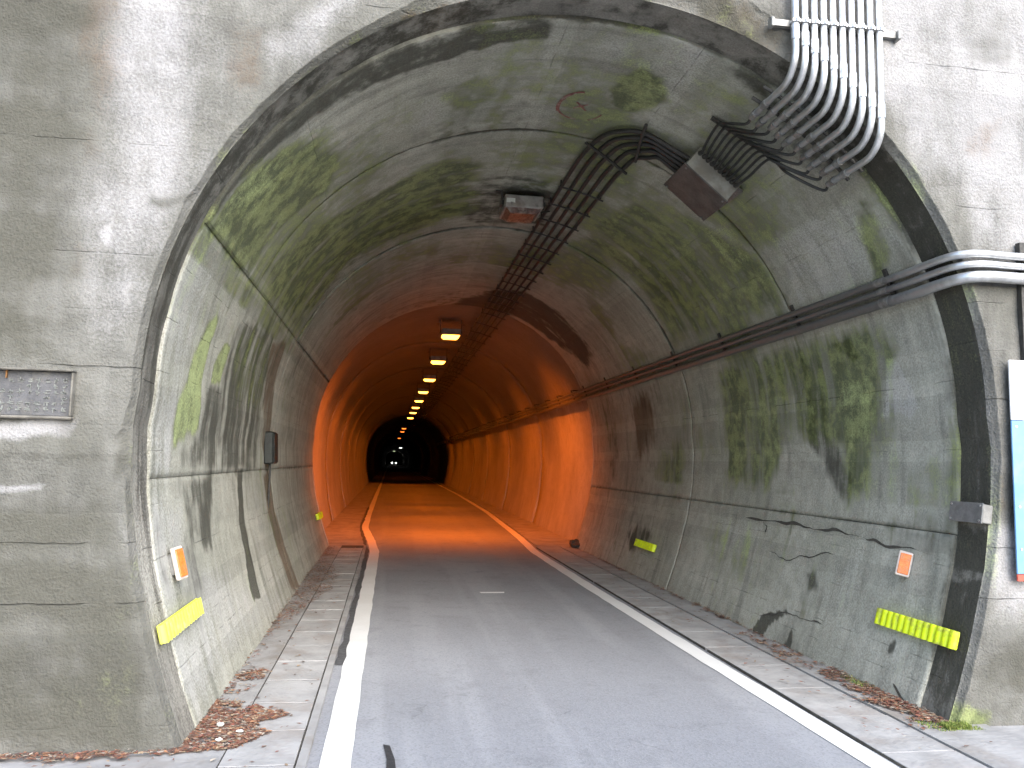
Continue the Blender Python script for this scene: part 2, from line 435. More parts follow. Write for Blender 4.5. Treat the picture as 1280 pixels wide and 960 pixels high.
def concrete(name, c1, c2, pitch=0.15, line_on=0.5, stain=True, bump=0.5, rough=.88, soot=(0.032, 0.030, 0.024),
             pale=None, blotch=.4, streak=.45, crown=None, kP=2.2, kD=2.2, across=9.0, grain=(.74, 1.22)):
    N = NT(name)
    geo = N.n('ShaderNodeNewGeometry'); P = geo.outputs['Position']
    uvn = N.n('ShaderNodeUVMap'); uvn.uv_map = 'surface'; UV = uvn.outputs[0]
    nA = N.noise(P, 0.9, 2, .6); nB = N.noise(P, 6.5, 4, .64); nC = N.noise(P, 75, 1, .65)
    nS = N.noise(UV, 1.0, 3, .6, (0.9, across, 1.0), dim='2D')       # streaks along the fall line
    nS2 = N.noise(UV, 1.0, 2, .6, (0.35, 3.2, 1.0), dim='2D')
    base = N.mix(N.ramp(nA, .3, .7), c1, c2)
    base = N.mix(N.ramp(nB, .35, .72, 0, blotch), base, tuple(k * .6 for k in c1))
    base = N.mix(N.ramp(nS, .52, .72, 0, streak), base, tuple(k * 1.4 for k in c2))
    base = N.mix(N.math('MULTIPLY', N.ramp(nS, .50, .34, 0, streak * 1.5), N.ramp(nS2, .42, .60)), base, tuple(k * .42 for k in c1))
    # water runs down steep faces in streaks and spreads in blotches under the crown
    nrm = N.n('ShaderNodeSeparateXYZ'); N.l(geo.outputs['True Normal'], nrm.inputs[0])
    flat = N.ramp(N.math('ABSOLUTE', nrm.outputs[2]), .25, .7, .30, .75)
    mixn = N.math('MULTIPLY_ADD', N.math('SUBTRACT', nB, nS), flat, nS)
    mixn = N.math('MULTIPLY_ADD', mixn, .78, N.math('MULTIPLY', nC, .22))
    if stain:
        at = N.n('ShaderNodeAttribute'); at.attribute_name = 'stain'
        sep = N.n('ShaderNodeSeparateColor'); N.l(at.outputs['Color'], sep.inputs[0])
        D, M, Pp = sep.outputs[0], sep.outputs[1], sep.outputs[2]; U = at.outputs['Alpha']
        dev = N.math('SUBTRACT', mixn, .5)
        def edge(ch, k, lo, hi):
            v = N.math('MULTIPLY_ADD', dev, k, ch)
            return N.math('MULTIPLY', N.ramp(v, lo, hi), N.ramp(ch, 0.0, .12))
        mP = edge(Pp, kP, .20, .85); mD = edge(D, kD, .25, .80); mM = edge(M, 2.1, .20, .92); mU = edge(U, 1.8, .25, .8)
        base = N.mix(N.math('MULTIPLY', mP, .85), base, pale or tuple(min(.60, k * 1.75) for k in c2))
        base = N.mix(N.math('MULTIPLY', mU, .75), base, (0.135, 0.082, 0.046))
        base = N.mix(N.math('MULTIPLY', mD, .88), base, soot)
        g = N.mix(N.ramp(nB, .38, .64), (0.072, 0.090, 0.030), (0.265, 0.305, 0.120))
        g = N.mix(N.math('MULTIPLY', mP, .7), g, (0.44, 0.53, 0.20))
        base = N.mix(N.math('MULTIPLY', mM, .82), base, g)
    if crown is not None:                                          # crown shade above the lamp cut-off, put into the colour
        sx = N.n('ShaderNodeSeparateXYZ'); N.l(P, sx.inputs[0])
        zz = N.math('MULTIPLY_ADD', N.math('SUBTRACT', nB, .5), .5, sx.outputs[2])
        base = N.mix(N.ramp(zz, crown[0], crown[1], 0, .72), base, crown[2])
    # shuttering board joints: thin lines at a constant height, each with its own strength
    if line_on > 0:
        sx = N.n('ShaderNodeSeparateXYZ'); N.l(UV, sx.inputs[0])
        wob = N.math('MULTIPLY_ADD', N.math('SUBTRACT', nS2, .5), .03, sx.outputs[0])
        cell = N.math('DIVIDE', wob, pitch)
        dist = N.math('ABSOLUTE', N.math('SUBTRACT', N.math('FRACT', cell), .5))
        wn_ = N.n('ShaderNodeTexWhiteNoise', noise_dimensions='1D'); N.l(N.math('FLOOR', cell), wn_.inputs['W'])
        strength = N.math('MULTIPLY', N.ramp(wn_.outputs[0], .45, .98), N.ramp(nS2, .44, .60))
        line = N.math('MULTIPLY', N.ramp(dist, .011 / pitch * .5, .002 / pitch * .5), strength)
        base = N.mix(N.math('MULTIPLY', line, line_on), base, (0.03, 0.028, 0.022))
        tone = N.ramp(wn_.outputs[0], 0, 1, .90, 1.08, False)       # every board left its own tone
    gv = N.ramp(nC, .25, .75, grain[0], grain[1], False)
    if line_on > 0: gv = N.math('MULTIPLY', gv, tone)
    cmb = N.n('ShaderNodeCombineColor')
    for k in range(3): N.l(gv, cmb.inputs[k])
    base = N.mix(1.0, base, cmb.outputs[0], 'MULTIPLY')
    N.l(base, N.bsdf.inputs['Base Color'])
    N.bsdf.inputs['Roughness'].default_value = rough
    N.bsdf.inputs['Specular IOR Level'].default_value = .25
    h = N.math('MULTIPLY_ADD', nC, .35, N.math('MULTIPLY', nB, .9))
    if line_on > 0: h = N.math('MULTIPLY_ADD', line, -.6, h)
    bp = N.n('ShaderNodeBump'); bp.inputs['Strength'].default_value = bump; bp.inputs['Distance'].default_value = .02
    N.l(h, bp.inputs['Height']); N.l(bp.outputs[0], N.bsdf.inputs['Normal'])
    return N.m

def simple(name, col, rough=.6, metal=0.0, vary=.25, scale=14, bump=.15, dirt=None, dirt_amt=.5, dark_y=None):
    N = NT(name)
    geo = N.n('ShaderNodeNewGeometry'); P = geo.outputs['Position']
    a = N.noise(P, scale, 3, .6); b = N.noise(P, scale * 7, 1, .6)
    c = N.mix(N.ramp(a, .3, .7), tuple(k * (1 - vary) for k in col), tuple(min(1, k * (1 + vary * .6)) for k in col))
    if dirt is not None:
        c = N.mix(N.math('MULTIPLY', N.ramp(N.noise(P, scale * .6, 4, .65), .48, .68), dirt_amt), c, dirt)
    if dark_y is not None:                                         # darker on the length inside the bore
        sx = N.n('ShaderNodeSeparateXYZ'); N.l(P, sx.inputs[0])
        sy = N.ramp(N.math('MULTIPLY_ADD', N.math('SUBTRACT', a, .5), .5, sx.outputs[1]), dark_y[0], dark_y[1], 0, .85)
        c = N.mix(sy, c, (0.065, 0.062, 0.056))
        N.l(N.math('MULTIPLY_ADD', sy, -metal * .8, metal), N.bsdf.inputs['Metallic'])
    N.l(c, N.bsdf.inputs['Base Color'])
    N.l(N.ramp(b, .2, .8, max(0.05, rough - .12), min(1, rough + .12), False), N.bsdf.inputs['Roughness'])
    if dark_y is None: N.bsdf.inputs['Metallic'].default_value = metal
    if bump > 0:
        bp = N.n('ShaderNodeBump'); bp.inputs['Strength'].default_value = bump; bp.inputs['Distance'].default_value = .01
        N.l(b, bp.inputs['Height']); N.l(bp.outputs[0], N.bsdf.inputs['Normal'])
    return N.m

def emitter(name, col, strength, base=(.8, .8, .8)):
    N = NT(name)
    N.bsdf.inputs['Base Color'].default_value = (*base, 1)
    N.bsdf.inputs['Emission Color'].default_value = (*col, 1)
    N.bsdf.inputs['Emission Strength'].default_value = strength
    return N.m

def asphalt():
    N = NT('asphalt')
    geo = N.n('ShaderNodeNewGeometry'); P = geo.outputs['Position']
    a = N.noise(P, .35, 2, .6, dim='2D'); b = N.noise(P, 3.0, 4, .65, dim='2D'); c = N.noise(P, 140, 1, .7, dim='2D')
    long_ = N.noise(P, 1.0, 3, .6, (2.2, .12, 1), dim='2D')
    col = N.mix(N.ramp(a, .35, .65), (0.250, 0.257, 0.275), (0.300, 0.307, 0.328))
    col = N.mix(N.ramp(long_, .45, .65, 0, .5), col, (0.34, 0.348, 0.368))
    col = N.mix(N.ramp(b, .5, .8, 0, .4), col, (0.17, 0.174, 0.184))
    v = N.n('ShaderNodeTexVoronoi', voronoi_dimensions='2D'); v.inputs['Scale'].default_value = 95; N.l(P, v.inputs['Vector'])
    st = N.n('ShaderNodeSeparateColor'); N.l(v.outputs['Color'], st.inputs[0])
    col = N.mix(N.ramp(st.outputs[0], .5, 1.0, 0, .28), col, (0.34, 0.34, 0.34))
    col = N.mix(N.ramp(st.outputs[1], .5, 1.0, 0, .26), col, (0.10, 0.10, 0.105))
    # meandering hairline cracks
    cr = N.n('ShaderNodeTexVoronoi', feature='DISTANCE_TO_EDGE', voronoi_dimensions='2D'); cr.inputs['Scale'].default_value = .55
    wv = N.n('ShaderNodeVectorMath', operation='ADD')
    nz = N.n('ShaderNodeTexNoise', noise_dimensions='2D'); nz.inputs['Scale'].default_value = 1.6; nz.inputs['Detail'].default_value = 4; N.l(P, nz.inputs['Vector'])
    sc = N.n('ShaderNodeVectorMath', operation='SCALE'); N.l(nz.outputs['Color'], sc.inputs[0]); sc.inputs['Scale'].default_value = .9
    N.l(P, wv.inputs[0]); N.l(sc.outputs[0], wv.inputs[1]); N.l(wv.outputs[0], cr.inputs['Vector'])
    crk = N.math('MULTIPLY', N.ramp(cr.outputs['Distance'], .008, .001), N.ramp(b, .5, .62))
    col = N.mix(N.math('MULTIPLY', crk, .2), col, (0.05, 0.05, 0.05))
    N.l(col, N.bsdf.inputs['Base Color'])
    N.bsdf.inputs['Roughness'].default_value = .78
    N.bsdf.inputs['Specular IOR Level'].default_value = .35
    bp = N.n('ShaderNodeBump'); bp.inputs['Strength'].default_value = .2; bp.inputs['Distance'].default_value = .004
    N.l(N.math('ADD', v.outputs['Distance'], c), bp.inputs['Height']); N.l(bp.outputs[0], N.bsdf.inputs['Normal'])
    return N.m

def road_paint():
    N = NT('road_paint')
    geo = N.n('ShaderNodeNewGeometry'); P = geo.outputs['Position']
    w = N.noise(P, 26, 6, .7); a = N.noise(P, 2.2, 4, .6)
    col = N.mix(N.ramp(a, .3, .7), (0.74, 0.74, 0.72), (0.80, 0.80, 0.79))
    col = N.mix(N.ramp(w, .60, .72, 0, .55), col, (0.28, 0.28, 0.28))
    N.l(col, N.bsdf.inputs['Base Color']); N.bsdf.inputs['Roughness'].default_value = .6
    return N.m

def tinted(name, attr='tint', rough=.8):
    N = NT(name)
    at = N.n('ShaderNodeAttribute'); at.attribute_name = attr
    N.l(at.outputs['Color'], N.bsdf.inputs['Base Color']); N.bsdf.inputs['Roughness'].default_value = rough
    return N.m

M_LIN = concrete('lining_concrete', (0.345, 0.346, 0.292), (0.455, 0.448, 0.388), pitch=.15, line_on=.34, bump=.5, streak=.26, across=7.0, pale=(0.47, 0.465, 0.44), soot=(0.058, 0.057, 0.045))
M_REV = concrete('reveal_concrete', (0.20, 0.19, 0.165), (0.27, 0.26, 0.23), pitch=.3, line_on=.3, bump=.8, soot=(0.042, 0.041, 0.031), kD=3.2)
M_FACE = concrete('portal_concrete', (0.130, 0.128, 0.113), (0.174, 0.171, 0.158), pitch=.30, line_on=.26, bump=1.0,
                  soot=(0.076, 0.074, 0.060), pale=(0.330, 0.325, 0.328), blotch=.5, streak=.22, grain=(.86, 1.12), kP=1.0, kD=1.3, across=4.0)
M_FARLIN = concrete('inner_lining', (0.42, 0.40, 0.37), (0.52, 0.50, 0.46), line_on=.0, stain=False, bump=.3, streak=.12, blotch=.25, crown=(2.2, 3.2, (0.10, 0.095, 0.09)))  # crown colour darkened to stand in for the lamps' cut-off
M_DEEP = concrete('dark_unlit_lining', (0.10, 0.095, 0.085), (0.15, 0.14, 0.125), line_on=.0, stain=False, bump=.4)  # darkness past the last lamps put into a lower base colour
M_PAVE = simple('pavement_concrete', (0.335, 0.33, 0.325), .85, vary=.18, scale=3.5, bump=.4, dirt=(0.20, 0.17, 0.14), dirt_amt=.55)
M_SLAB = simple('slab_concrete', (0.36, 0.355, 0.35), .85, vary=.16, scale=4.5, bump=.35, dirt=(0.24, 0.20, 0.17), dirt_amt=.45)
M_FILL = simple('joint_fill', (0.07, 0.065, 0.055), .95, vary=.3, scale=9)
M_ASPH = asphalt()
M_PAINT = road_paint()
M_GALV = simple('galvanised_steel', (0.62, 0.63, 0.64), .42, .85, vary=.14, scale=18, bump=.05)
M_GALVIN = simple('galvanised_pipe', (0.62, 0.63, 0.64), .42, .85, vary=.14, scale=18, bump=.05, dark_y=(4.45, 5.1))
M_GALVD = simple('dull_galvanised_steel', (0.30, 0.30, 0.29), .55, .6, vary=.3, scale=16, bump=.1, dirt=(0.12, 0.10, 0.08))
M_STEELDK = simple('dark_stained_steel', (0.060, 0.058, 0.054), .6, .3, vary=.35, scale=16, bump=.1)
M_CABLE = simple('black_cable_sheath', (0.028, 0.028, 0.027), .55, vary=.3, scale=20, bump=.05)
M_BOX = simple('pull_box_paint', (0.34, 0.335, 0.30), .5, .25, vary=.15, scale=8, bump=.05, dirt=(0.16, 0.13, 0.10))
M_BOXDK = simple('dark_brown_steel', (0.095, 0.086, 0.080), .55, .2, vary=.3, scale=8, bump=.08)  # plain dark brown for the pull box cover and the lump
M_AMBER = simple('amber_lens', (0.80, 0.20, 0.04), .3, vary=.2, scale=40, bump=.0, dirt=(0.40, 0.20, 0.10), dirt_amt=.7)
M_AMBERF = simple('amber_reflector_frame', (0.62, 0.55, 0.50), .5, vary=.15, scale=30, bump=.05)
M_YEL = simple('fluorescent_yellow', (0.72, 0.86, 0.015), .45, vary=.08, scale=20, bump=.0, dirt=(0.30, 0.30, 0.07), dirt_amt=.75)
M_YELP = simple('faded_yellow', (0.80, 0.84, 0.10), .5, vary=.06, scale=20, bump=.0, dirt=(0.45, 0.44, 0.2), dirt_amt=.7)
M_WHITE = simple('white_sign_sheet', (0.76, 0.76, 0.76), .4, vary=.05, scale=6, bump=.0, dirt=(0.5, 0.48, 0.44), dirt_amt=.4)
M_BLUE = simple('blue_sign_sheet', (0.15, 0.33, 0.58), .4, vary=.1, scale=6, bump=.0, dirt=(0.28, 0.38, 0.50), dirt_amt=.5)
M_RED = simple('red_paint', (0.55, 0.09, 0.06), .5, vary=.1, scale=6, bump=.0)
M_CHALK = simple('faded_red_marking', (0.24, 0.10, 0.085), .9, vary=.3, scale=26, bump=.0, dirt=(0.30, 0.28, 0.24), dirt_amt=.9)
M_PLQ = simple('plaque_stone', (0.090, 0.090, 0.094), .75, vary=.25, scale=16, bump=.3, dirt=(0.17, 0.16, 0.14))
M_BORD = simple('plaque_border', (0.15, 0.14, 0.12), .88, vary=.25, scale=12, bump=.4, dirt=(0.26,0.25,0.22))
M_PLQT = simple('plaque_lettering', (0.21, 0.22, 0.205), .8, vary=.2, scale=40, bump=.1)
M_LAMPB = simple('lamp_housing', (0.36, 0.35, 0.33), .5, .3, vary=.15, scale=12, bump=.05, dirt=(0.15, 0.11, 0.09))
M_LAMPG = simple('rusty_lamp_glass', (0.125, 0.068, 0.055), .3, vary=.5, scale=22, bump=.0, dirt=(0.28, 0.24, 0.20), dirt_amt=.8)
M_LAMPW = simple('lamp_rating_label', (0.72, 0.74, 0.70), .6, vary=.05, bump=0)
M_SOD = emitter('sodium_lens', (1.0, 0.36, 0.035), 4.5)
M_SODDIM = emitter('sodium_lens_dim', (1.0, 0.18, 0.02), 1.6)
M_TUBE = emitter('white_lamp_lens', (0.95, 1.0, 0.95), 4.0)
M_TUBE2 = emitter('pale_green_lens', (0.85, 1.0, 0.6), 1.5)
M_HEAD = emitter('headlight_lens', (1.0, 0.97, 0.95), 12.0)
M_CAR = simple('car_paint', (0.30, 0.31, 0.33), .3, .3, vary=.05, bump=0)
M_GLASS = simple('car_glass', (0.02, 0.022, 0.025), .1, vary=.05, bump=0)
M_TYRE = simple('tyre_rubber', (0.025, 0.025, 0.025), .85, vary=.1, bump=0)
M_EARTH = simple('earth', (0.10, 0.095, 0.06), .95, vary=.4, scale=.8, bump=.5)
M_WORN = simple('worn_asphalt', (0.085, 0.085, 0.088), .9, vary=.3, scale=20)
M_TAR = simple('tar', (0.035, 0.035, 0.037), .7, vary=.3, scale=30)
M_GREY = simple('grey_cover_steel', (0.22, 0.22, 0.215), .55, .4, vary=.2, scale=22, bump=.1)
M_DARKBOX = simple('black_box_paint', (0.022, 0.026, 0.024), .5, vary=.3, scale=10)
M_LEAF = tinted('fallen_leaves')
M_MOSS = tinted('moss_blades')
M_STONE = simple('pale_stone', (0.55, 0.54, 0.50), .8, vary=.2, scale=30)

# ================================================================== SETTING
def path_dx(y):
    y = np.asarray(y, float)
    return np.where(y > 255, -((y - 255) ** 2) / 700.0, 0.0)

# ---- ground sheet
gb = MB(); gb.add([(-900, -900, -.16), (900, -900, -.16), (900, 900, -.16), (-900, 900, -.16)], [(0, 1, 2, 3)])
gb.build('ground', M_EARTH, kind='structure')

# ---- hillside over the bore, behind the headwall
hx = np.linspace(-160, 160, 60); hy = np.r_[4.7, np.linspace(6, 460, 60)]
HX, HY = np.meshgrid(hx, hy, indexing='ij')
HZ = 7.6 + 0.55 * np.minimum(HY - 4.7, 120) + 10 * (fbm(HX * .05, HY * .05, 3) - .5) * np.clip((HY - 4.7) / 20, 0, 1)
HZ = np.where((HY < 5) & (np.abs(HX - 1.2) > 10), -.2, HZ)
grid_mesh('hillside', HX, HY, HZ, M_EARTH, kind='structure')

# ---- road: one asphalt sheet through the bore
ry = np.r_[np.linspace(-60, 14, 60), np.linspace(16, 440, 120)]
RX, RY = np.meshgrid(np.linspace(-3.2, 5.9, 12), ry, indexing='ij')
road = grid_mesh('road', RX + path_dx(RY), RY, np.zeros_like(RX), M_ASPH, kind='structure')

def strip(name, pts, w, z, mat, step=None, jag=0.0, **kw):
    """flat painted band following pts (x, y), w wide"""
    ys = []
    for (x0, y0), (x1, y1) in zip(pts[:-1], pts[1:]):
        n = max(2, int((y1 - y0) / (step or 1.0)) + 1)
        ys += list(np.linspace(y0, y1, n)[:-1])
    ys = np.array(ys + [pts[-1][1]])
    xs = np.interp(ys, [p[1] for p in pts], [p[0] for p in pts]) + path_dx(ys)
    j1 = (vnoise(ys * 9, ys * 0, 5) - .5) * jag; j2 = (vnoise(ys * 9, ys * 0 + 7, 9) - .5) * jag
    X = np.stack([xs - w / 2 + j1, xs + w / 2 + j2]); Y = np.stack([ys, ys]); Z = np.full_like(X, z)
    return grid_mesh(name, X, Y, Z, mat, flip=False, **kw)

strip('edge_line', [(-.215, -60), (-.215, 5), (-.205, 13.4), (-.30, 15.2), (-.50, 18), (-.535, 22), (-.54, 340)], .15, .004, M_PAINT, .25, .012, parent=road)
strip('edge_line', [(2.53, -60), (2.53, 4), (2.50, 6), (2.47, 9.3), (2.47, 13.5), (2.62, 16), (2.92, 24), (3.08, 37), (3.12, 340)], .15, .004, M_PAINT, .25, .012, parent=road)
mb = MB(); mb.add([(1.08, 9.25, .005), (1.35, 9.25, .005), (1.36, 9.34, .005), (1.07, 9.33, .005)], [(0, 1, 2, 3)])
mb.build('paint_dash', M_PAINT, road)
mb = MB(); mb.add([(.015, 4.42, .0045), (.05, 4.40, .0045), (.075, 4.2, .0045), (.085, 3.9, .0045), (.03, 3.9, .0045), (.035, 4.2, .0045)], [(0, 5, 2, 1), (5, 4, 3, 2)][::1])
mb.build('tar_patch', M_TAR, road)
# strip of sunken dark asphalt between kerb and line
strip('worn_edge', [(-.318, 6.1), (-.315, 10), (-.325, 13.4), (-.42, 15.2), (-.60, 18), (-.625, 26)], .055, .0042, M_WORN, .25, .03, parent=road)

# ---- pavements
def slab_strip(name, x0, x1, y0, y1, top, mat, nx=3, ny=40, amp=.004, bot=-.1, **kw):
    xs = np.r_[x0, np.linspace(x0, x1, nx), x1]; ys = np.r_[y0, np.linspace(y0, y1, ny), y1]
    X, Y = np.meshgrid(xs, ys, indexing='ij')
    Z = top + (fbm(X * 3, Y * 3, 31) - .5) * amp
    Z[0, :] = bot; Z[-1, :] = bot; Z[:, 0] = bot; Z[:, -1] = bot
    return grid_mesh(name, X, Y, Z, mat, smooth=False, **kw)

pav_l = slab_strip('pavement_left', -1.10, -.768, -30, Y_END, .030, M_PAVE, 8, 160, kind='structure')
slab_strip('bedding', -.765, -.4005, -30, Y_END, .0295, M_FILL, 3, 30, amp=.002, parent=pav_l)
slab_strip('kerb_strip', -.397, -.352, -30, Y_END, .031, M_PAVE, 3, 120, parent=pav_l)
sl = MB(); sl.box((0, 0, 0), (.352, .490, .06), bev=.002)
slab0 = None
for k in range(34):
    yc = 4.60 + .504 * (k - 15) + .25
    if yc > Y_END - .2: break
    if slab0 is None:
        slab0 = sl.build('paving_slab', M_SLAB, pav_l); o = slab0
    else:
        o = slab0.copy(); COL.objects.link(o); o.parent = pav_l
    o.location = (-.582 + rng.uniform(-.002, .002), yc, .003 + rng.uniform(-.0012, .0012))
    o.rotation_euler = (rng.uniform(-.002, .002), rng.uniform(-.003, .003), rng.uniform(-.005, .005))
pav_r = slab_strip('pavement_right', 3.035, 3.50, -30, Y_END, .034, M_PAVE, 8, 160, kind='structure')
slab_strip('bedding', 2.608, 3.03, -30, Y_END, .0205, M_FILL, 3, 30, amp=.002, parent=pav_r)
sl = MB(); sl.box((0, 0, 0), (.418, .592, .06), bev=.002)
slab1 = None
for k in range(34):
    yc = 4.3 + .60 * (k - 12)
    if yc > Y_END - .2: break
    if slab1 is None:
        slab1 = sl.build('gutter_block', M_SLAB, pav_r); o = slab1
    else:
        o = slab1.copy(); COL.objects.link(o); o.parent = pav_r
    o.location = (2.818, yc, -.006 + rng.uniform(-.0012, .0012))
    o.rotation_euler = (rng.uniform(-.002, .002), rng.uniform(-.003, .003), rng.uniform(-.004, .004))
slab_strip('apron_left', -9, -1.104, -30, Y_FACE + .02, .020, M_PAVE, 30, 80, amp=.02, kind='structure')
slab_strip('apron_right', 3.505, 12, -30, Y_FACE + .02, .024, M_PAVE, 30, 80, amp=.02, kind='structure')

def poly_strip(name, inner, outer_x, top, y0, y1, mat, n=60, **kw):
    ys = np.linspace(y0, y1, n)
    xi = np.interp(ys, [p[1] for p in inner], [p[0] for p in inner]) + path_dx(ys)
    xo = np.full_like(ys, outer_x) + path_dx(ys)
    X = np.stack([xi, xi, xo]); Y = np.stack([ys] * 3); Z = np.stack([ys * 0 - .05, ys * 0 + top, ys * 0 + top])
    return grid_mesh(name, X, Y, Z, mat, smooth=False, **kw)
poly_strip('pavement_left', [(-.40, 14.1), (-.66, 18.3), (-.67, 440)], -1.6, .03, Y_END + .003, 440, M_PAVE, 160, kind='structure')
poly_strip('pavement_right', [(2.62, 14.1), (2.72, 16), (3.02, 24), (3.2, 37), (3.22, 440)], 4.2, .03, Y_END + .003, 440, M_PAVE, 160, kind='structure')

# ================================================================== PORTAL HEADWALL
wall = thing('portal_wall', 'weathered grey concrete headwall around the mouth of the tunnel', 'wall', (-1.5, Y_FACE, 0))
ns, K = 620, 130
s = np.linspace(NEAR.smin, NEAR.smax, ns)
rough_zone = np.clip(1 - np.abs(s - NEAR.s_at_x(2.0)) / .55, 0, 1) ** .6
cham = .016 + .02 * fbm(s * 3, s * 0, 41) + rough_zone * (.10 + .11 * fbm(s * 7, s * 0 + 3, 43)) + \
    np.clip(1 - np.abs(s - NEAR.left_s(1.55)) / .22, 0, 1) * .045 * fbm(s * 14, s * 0, 47) * 2 + \
    np.clip(1 - np.abs(s - NEAR.left_s(2.84)) / .12, 0, 1) * .02 + \
    np.clip(1 - np.abs(s - NEAR.s_at_x(.35)) / .5, 0, 1) * .05 * fbm(s * 9, s * 0, 51) * 2
x0, z0 = NEAR.at(s, .014)
x1, z1 = NEAR.at(s, .014 + cham)
dx, dz = x1 - NEAR.cx, z1 - NEAR.cz
low = z1 < NEAR.cz
XL, XR, ZT = -9.0, 12.0, 7.6
ang = np.hypot(dx, dz); ux, uz = dx / ang, dz / ang
uz = np.where(low, 0, uz); ux = np.where(low, np.sign(dx), ux)
tx = np.where(ux < 0, (XL - x1) / np.where(np.abs(ux) < 1e-6, -1e-6, ux), (XR - x1) / np.where(np.abs(ux) < 1e-6, 1e-6, ux))
tz = np.where(uz > 1e-6, (ZT - z1) / np.maximum(uz, 1e-6), 1e9)
T = np.minimum(np.abs(tx), tz)
t = (np.arange(K) / (K - 1)) ** 2.3
FX = x1[:, None] + ux[:, None] * T[:, None] * t; FZ = z1[:, None] + uz[:, None] * T[:, None] * t
NC = 7                                  # rows across the broken arris
fr = np.linspace(0, 1, NC, endpoint=False)
FX = np.c_[x0[:, None] + (x1 - x0)[:, None] * fr, FX]; FZ = np.c_[z0[:, None] + (z1 - z0)[:, None] * fr, FZ]
amp = .012 + .02 * np.clip(1 - (np.arange(K + NC) / 30.0), 0, 1)[None, :] * rough_zone[:, None]
FY = Y_FACE - amp * (fbm(FX * 6, FZ * 6, 61, 5) - .5) * 2 - .010 * (fbm(FX * 1.1, FZ * 1.1, 67) - .5) * 2
FY += .006 * (np.floor(FZ / .9 + .35) % 2)
chd = (.055 * (1 - fr) ** .8)[None, :]
FY[:, :NC] += chd + (fbm(FX[:, :NC] * 16, FZ[:, :NC] * 16, 63, 3) - .5) * (.006 + .05 * rough_zone[:, None]) * np.sin(np.pi * fr)[None, :]
FY[:, 0] = Y_FACE + .055
st = paint(FX, FZ, FACE_STAINS, .07)
edge_d = np.hypot(FX - x0[:, None], FZ - z0[:, None])
rim = np.clip(1 - edge_d / .07, 0, 1)
right = (FX > NEAR.cx)
st['M'] = np.maximum(st['M'], rim * np.where(right, .4, .2) * (1 - rough_zone[:, None])); st['P'] = np.maximum(st['P'], rim * np.where(right, .45, .1))
st['D'] = np.maximum(st['D'], rim * np.where(right, .1, .45))
rz = rough_zone[:, None] * np.clip(1.4 - np.arange(K + NC) / (NC + 1.0), 0, 1)[None, :]
st['D'] = np.maximum(st['D'], rz * .7); st['U'] = np.maximum(st['U'], rz * .6); st['M'] = np.maximum(st['M'], rz * .25)
st['P'] *= 1 - np.clip(rz, 0, 1)
st['D'] = np.maximum(st['D'], np.clip(1 - FZ / .25, 0, 1) * .45)
grid_mesh('wall_face', FX, FY, FZ, M_FACE, uv=(FZ, FX), stain=st, parent=wall)
# reveal: the soffit of the headwall, a little wider than the lining behind it
yr = np.linspace(Y_FACE + .055, Y_LIN + .02, 12)
SR, YR = np.meshgrid(s, yr, indexing='ij')
RXx, RZz = NEAR.at(SR, .014)
off = (fbm(SR * 5, YR * 5, 71) - .5) * .012
RXx2, RZz2 = NEAR.at(SR, .014 + off)
RXx2[:, 0], RZz2[:, 0] = x0, z0
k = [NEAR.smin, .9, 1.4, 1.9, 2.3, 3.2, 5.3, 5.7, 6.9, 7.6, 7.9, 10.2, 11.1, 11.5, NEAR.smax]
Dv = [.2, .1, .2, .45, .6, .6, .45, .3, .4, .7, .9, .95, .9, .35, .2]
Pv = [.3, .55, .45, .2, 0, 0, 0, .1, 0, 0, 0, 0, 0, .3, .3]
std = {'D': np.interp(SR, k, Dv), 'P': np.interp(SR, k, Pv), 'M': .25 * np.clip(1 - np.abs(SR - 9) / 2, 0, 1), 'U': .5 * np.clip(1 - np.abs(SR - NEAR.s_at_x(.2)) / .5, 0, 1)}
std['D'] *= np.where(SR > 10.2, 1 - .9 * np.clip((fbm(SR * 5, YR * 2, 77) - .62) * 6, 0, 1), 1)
grid_mesh('reveal', RXx2, YR, RZz2, M_REV, uv=(SR, YR), stain=std, parent=wall, flip=True)
# top of the wall
cb = MB(); cb.box((1.5, Y_FACE + .28, ZT + .06), (21.4, .62, .14), bev=.02)
cb.build('coping', M_FACE, wall)

# ================================================================== TUNNEL LINING
lining = thing('tunnel_lining', 'mossy stained concrete lining of the horseshoe tunnel bore', 'tunnel', (NEAR.cx, Y_LIN, 0))
LINING_ALL = LINING_STAINS + [
    ('D', .8, .05, [(2.8, 4.5), (2.8, 4.68), (3.2, 4.78), (4.2, 4.96), (4.9, 5.03), (5.5, 4.9), (5.6, 4.5)]),
    ('D', .55, .06, [(7.6, 4.5), (7.6, 4.72), (9.5, 4.74), (10.6, 4.7), (11.2, 4.72), (11.2, 4.5)]),
]
def lin_disp(S_, Y_):
    return (fbm(S_ * .9, Y_ * .9, 81) - .5) * .016 + (fbm(S_ * 7, Y_ * 7, 85) - .5) * .005
ARCH_BAYS = [(Y_LIN, 6.40, 0.0), (6.40, 9.24, .006), (9.24, Y_END, -.004)]
WALL_BAYS = [(Y_LIN, 9.24, 0.0), (9.24, Y_END, .004)]
sL1, sL2 = NEAR.left_s(1.37), NEAR.left_s(2.83)
sR2, sR1 = NEAR.right_s(2.83), NEAR.right_s(1.10)
PANELS = [('wall_panel', NEAR.smin, sL1, .004), ('wall_panel', sL1, sL2, 0.0), ('arch_panel', sL2, sR2, -.008),
          ('wall_panel', sR2, sR1, .004), ('wall_panel', sR1, NEAR.smax, -.004)]
arch_first = None
